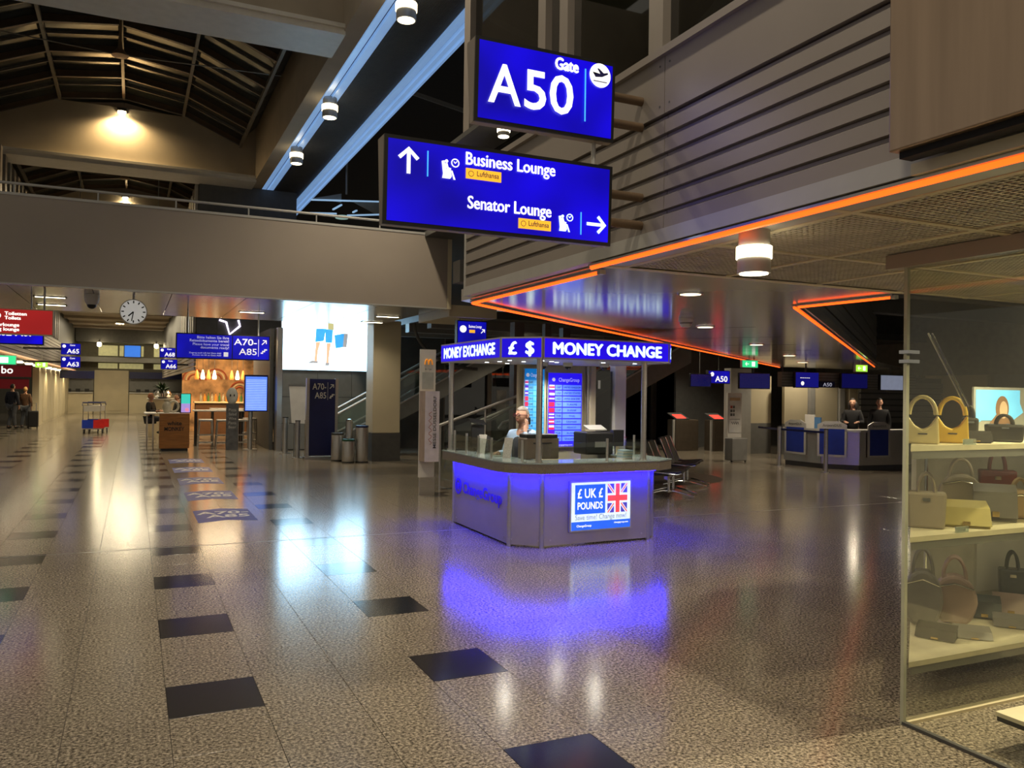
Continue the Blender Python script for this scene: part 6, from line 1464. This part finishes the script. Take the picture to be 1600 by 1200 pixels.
def bag(kind, label, x, y, z, w_, h_, m, rz=0.0, d_=.12):
    t = thing('handbag', label, 'handbag', (x, y, z), rz, 'handbags on the shop shelves'); hw = w_ / 2
    if kind == 'ring':
        MB().prism([(-hw, 0, 0), (hw, 0, 0), (hw * .92, 0, h_ * .62), (hw * .45, 0, h_ * .38), (0, 0, h_ * .30), (-hw * .45, 0, h_ * .38), (-hw * .92, 0, h_ * .62)], (0, d_, 0)).build('body', m, t, local=True, bevel=.012)
        for yy in (.02, d_ - .02): MB().tube([(hw * .80 * math.cos(a), yy, h_ * .62 + h_ * .38 * math.sin(a)) for a in [PI * i / 14 for i in range(15)]], .012, 8).build('handle', m, t, local=True, smooth=True)
        MB().box(-.025, .025, -.004, 0, h_ * .20, h_ * .23).build('label_plate', M_dgrey, t, local=True)
    elif kind == 'tote':
        MB().prism([(-hw * .9, 0, 0), (hw * .9, 0, 0), (hw, 0, h_ * .66), (-hw, 0, h_ * .66)], (0, d_, 0)).build('body', m, t, local=True, bevel=.015)
        for yy in (.02, d_ - .02): MB().tube([(hw * .42 * math.cos(a), yy, h_ * .64 + h_ * .36 * math.sin(a)) for a in [PI * i / 12 for i in range(13)]], .009, 8).build('handle', m, t, local=True, smooth=True)
        MB().box(-.02, .02, -.006, 0, h_ * .5, h_ * .56).build('clasp', M_chrome, t, local=True)
    elif kind == 'dome':
        MB().prism([(hw * math.cos(a) * (1 if math.sin(a) > -.2 else .95), 0, h_ * .34 + h_ * .40 * math.sin(a)) for a in [2 * PI * i / 20 for i in range(20)] if math.sin(a) > -.84], (0, d_, 0)).build('body', m, t, local=True, bevel=.02)
        for yy in (.03, d_ - .03): MB().tube([(hw * .5 * math.cos(a), yy, h_ * .66 + h_ * .34 * math.sin(a)) for a in [PI * i / 12 for i in range(13)]], .01, 8).build('handle', m, t, local=True, smooth=True)
        MB().tube([(-hw * .8, -.004, h_ * .55), (0, -.006, h_ * .62), (hw * .8, -.004, h_ * .55)], .005, 6).build('zip', M_chrome, t, local=True)
    else:
        MB().prism([(-hw, 0, 0), (-hw, d_, 0), (-hw, d_, h_), (-hw, d_ * .35, h_ * .75)], (w_, 0, 0)).build('body', m, t, local=True, bevel=.008); MB().prism([(-hw - .003, -.004, h_ * .12), (-hw - .003, d_ * .33, h_ * .78), (-hw - .003, d_, h_ + .006), (-hw - .003, d_, h_ + .012), (-hw - .003, d_ * .3, h_ * .84), (-hw - .003, -.012, h_ * .12)], (w_ + .006, 0, 0)).build('flap', m, t, local=True); MB().box(-.02, .02, -.02, -.006, h_ * .15, h_ * .30).build('clasp', mat('gold_clasp', (.7, .5, .2), .25, .9), t, local=True)
L_yel = mat('yellow_leather', (.75, .50, .06), .4); L_cre = mat('pale_yellow_leather', (.66, .56, .28), .45); L_blk = mat('black_leather', (.03, .028, .025), .4); L_tau = mat('taupe_leather', (.36, .31, .24), .45); L_pnk = mat('dusty_pink_leather', (.42, .30, .27), .45)
L_gry = mat('grey_leather', (.20, .19, .18), .45); L_mus = mat('mustard_leather', (.50, .42, .14), .45); L_red = mat('dark_red_leather', (.20, .03, .03), .4); L_tan = mat('tan_leather', (.48, .33, .17), .45); L_teal = mat('dark_teal_leather', (.05, .07, .08), .4)
BA = -.87
bag('ring', 'pale yellow handbag with big ring handle on the top shelf', 4.27, 3.42, 1.47, .18, .28, L_cre, BA); bag('ring', 'bright yellow handbag with big ring handle on the top shelf', 4.53, 3.42, 1.47, .18, .275, L_yel, BA)
bag('flap', 'flat black clutch on the top shelf beside the yellow bag', 4.72, 3.40, 1.47, .17, .06, L_blk, BA); bag('tote', 'dark tote bag with thin handles on the top shelf', 5.02, 3.42, 1.47, .22, .17, L_blk, BA); bag('tote', 'small black bag behind the flat clutch on the top shelf', 5.05, 3.68, 1.47, .10, .22, L_blk, BA)
bag('tote', 'large taupe tote bag at the glass corner of the middle shelf', 4.36, 3.46, .955, .22, .33, L_tau, BA); bag('flap', 'mustard yellow envelope bag on the middle shelf', 4.62, 3.39, .955, .27, .14, L_mus, BA + .1, .18); bag('dome', 'taupe round topped bag on the middle shelf', 5.06, 3.75, .955, .28, .38, L_tau, BA)
bag('flap', 'brown flap bag on the middle shelf', 5.05, 3.50, .955, .24, .22, L_gry, BA); bag('dome', 'tan half moon bag on the middle shelf', 5.30, 3.50, .955, .17, .26, L_tan, BA); bag('tote', 'dark red tote at the back of the middle shelf', 5.62, 3.88, .955, .24, .42, L_red, BA)
bag('dome', 'dark olive bowling bag with two handles on the bottom shelf', 4.70, 3.75, .25, .24, .50, L_gry, BA); bag('dome', 'dusty pink bag with looped handles on the bottom shelf', 4.94, 3.70, .25, .27, .44, L_pnk, BA); bag('flap', 'flat black purse at the front of the bottom shelf', 4.52, 3.52, .25, .22, .07, L_blk, BA - .2)
bag('flap', 'flat brown purse with gold clasp on the bottom shelf', 4.76, 3.43, .25, .20, .05, L_gry, BA + .1); bag('flap', 'slate grey folded bag on the bottom shelf', 5.26, 3.72, .25, .20, .13, L_teal, BA); bag('flap', 'pink folded pouch on the bottom shelf', 5.52, 3.71, .25, .20, .12, L_pnk, BA); bag('flap', 'flat taupe purse in front of the pink pouch', 5.22, 3.50, .25, .20, .06, L_gry, BA); bag('tote', 'dark teal tote at the back of the bottom shelf', 5.90, 3.95, .25, .18, .36, L_teal, BA)
for x, z, lab in ((4.46, 1.47, 'clear price block on the top shelf'), (4.40, .955, 'clear price block on the middle shelf')):
    t = thing('price_block', lab, 'price label', (x, 3.29, z)); MB().box(x, x + .10, 3.285, 3.30, z, z + .035).build('block', M_frost, t); MB().box(x + .005, x + .095, 3.301, 3.303, z + .004, z + .03).build('card', M_white, t)
t = thing('poster_screen', 'bright sky blue poster with a portrait of a long haired woman above the shelf', 'poster', (5.95, 4.1, 1.47)); MB().box(5.68, 6.26, 4.115, 4.13, 1.47, 1.83).build('board', M_lgrey, t)
M_sky = mat('sky_poster', (.2, .6, .95), .5, emit=(.08, .48, .95), es=.85); ps = flat(t, 'picture', M_sky, (5.70, 4.112, 1.55), [(0, 0), (.06, .03), (.28, .03), (.36, .0), (.54, .09), (.50, .16), (.50, .26), (0, .26)])
flat(ps, 'portrait_hair', mat('print_brown', (.25, .14, .08), .5), (5.99, 4.108, 1.67), [(x * .075, z * .095) for x, z in disc(0, 0, 1, 20)]); flat(ps, 'portrait_face', mat('print_skin', (.72, .52, .38), .5), (6.0, 4.105, 1.66), [(x * .045, z * .066) for x, z in disc(0, 0, 1, 18)]); flat(ps, 'portrait_shoulders', mat('print_brown', (.25, .14, .08), .5), (5.98, 4.107, 1.553), [(-.14, 0), (.12, 0), (.06, .07), (-.06, .07)])
t = thing('shop_bench', 'low cream bench with black edge inside the shop front', 'bench', (4.1, 2.3, 0)); MB().box(3.95, 5.4, 1.5, 2.73, .16, .18).build('top', mat('cream_shelf', (.72, .66, .48), .5), t); MB().box(3.955, 5.4, 1.505, 2.725, .135, .16).build('edge', M_black, t); MB().box(4.15, 5.2, 1.7, 2.5, 0, .135).build('plinth', M_cream, t)
light('shop_spot', 'SPOT', (5.44, 3.0, 2.46), 300, (1, .84, .55), .06, 150, .7, (5.0, 3.5, .6)); light('shop_floor', 'SPOT', (4.67, 2.1, 2.46), 110, (1, .82, .5), .1, 140, .6, (4.2, 2.2, 0))
recessed('round recessed downlight in the shop ceiling above the bench', 4.67, 2.1, HS - .008, .07, 0, 'shop_ceiling_lamp', 'lamps in the shop ceiling', M_lamp); recessed('round recessed downlight in the shop ceiling above the display shelves', 5.44, 3.0, HS - .008, .08, 0, 'shop_ceiling_lamp', 'lamps in the shop ceiling', M_lamp)
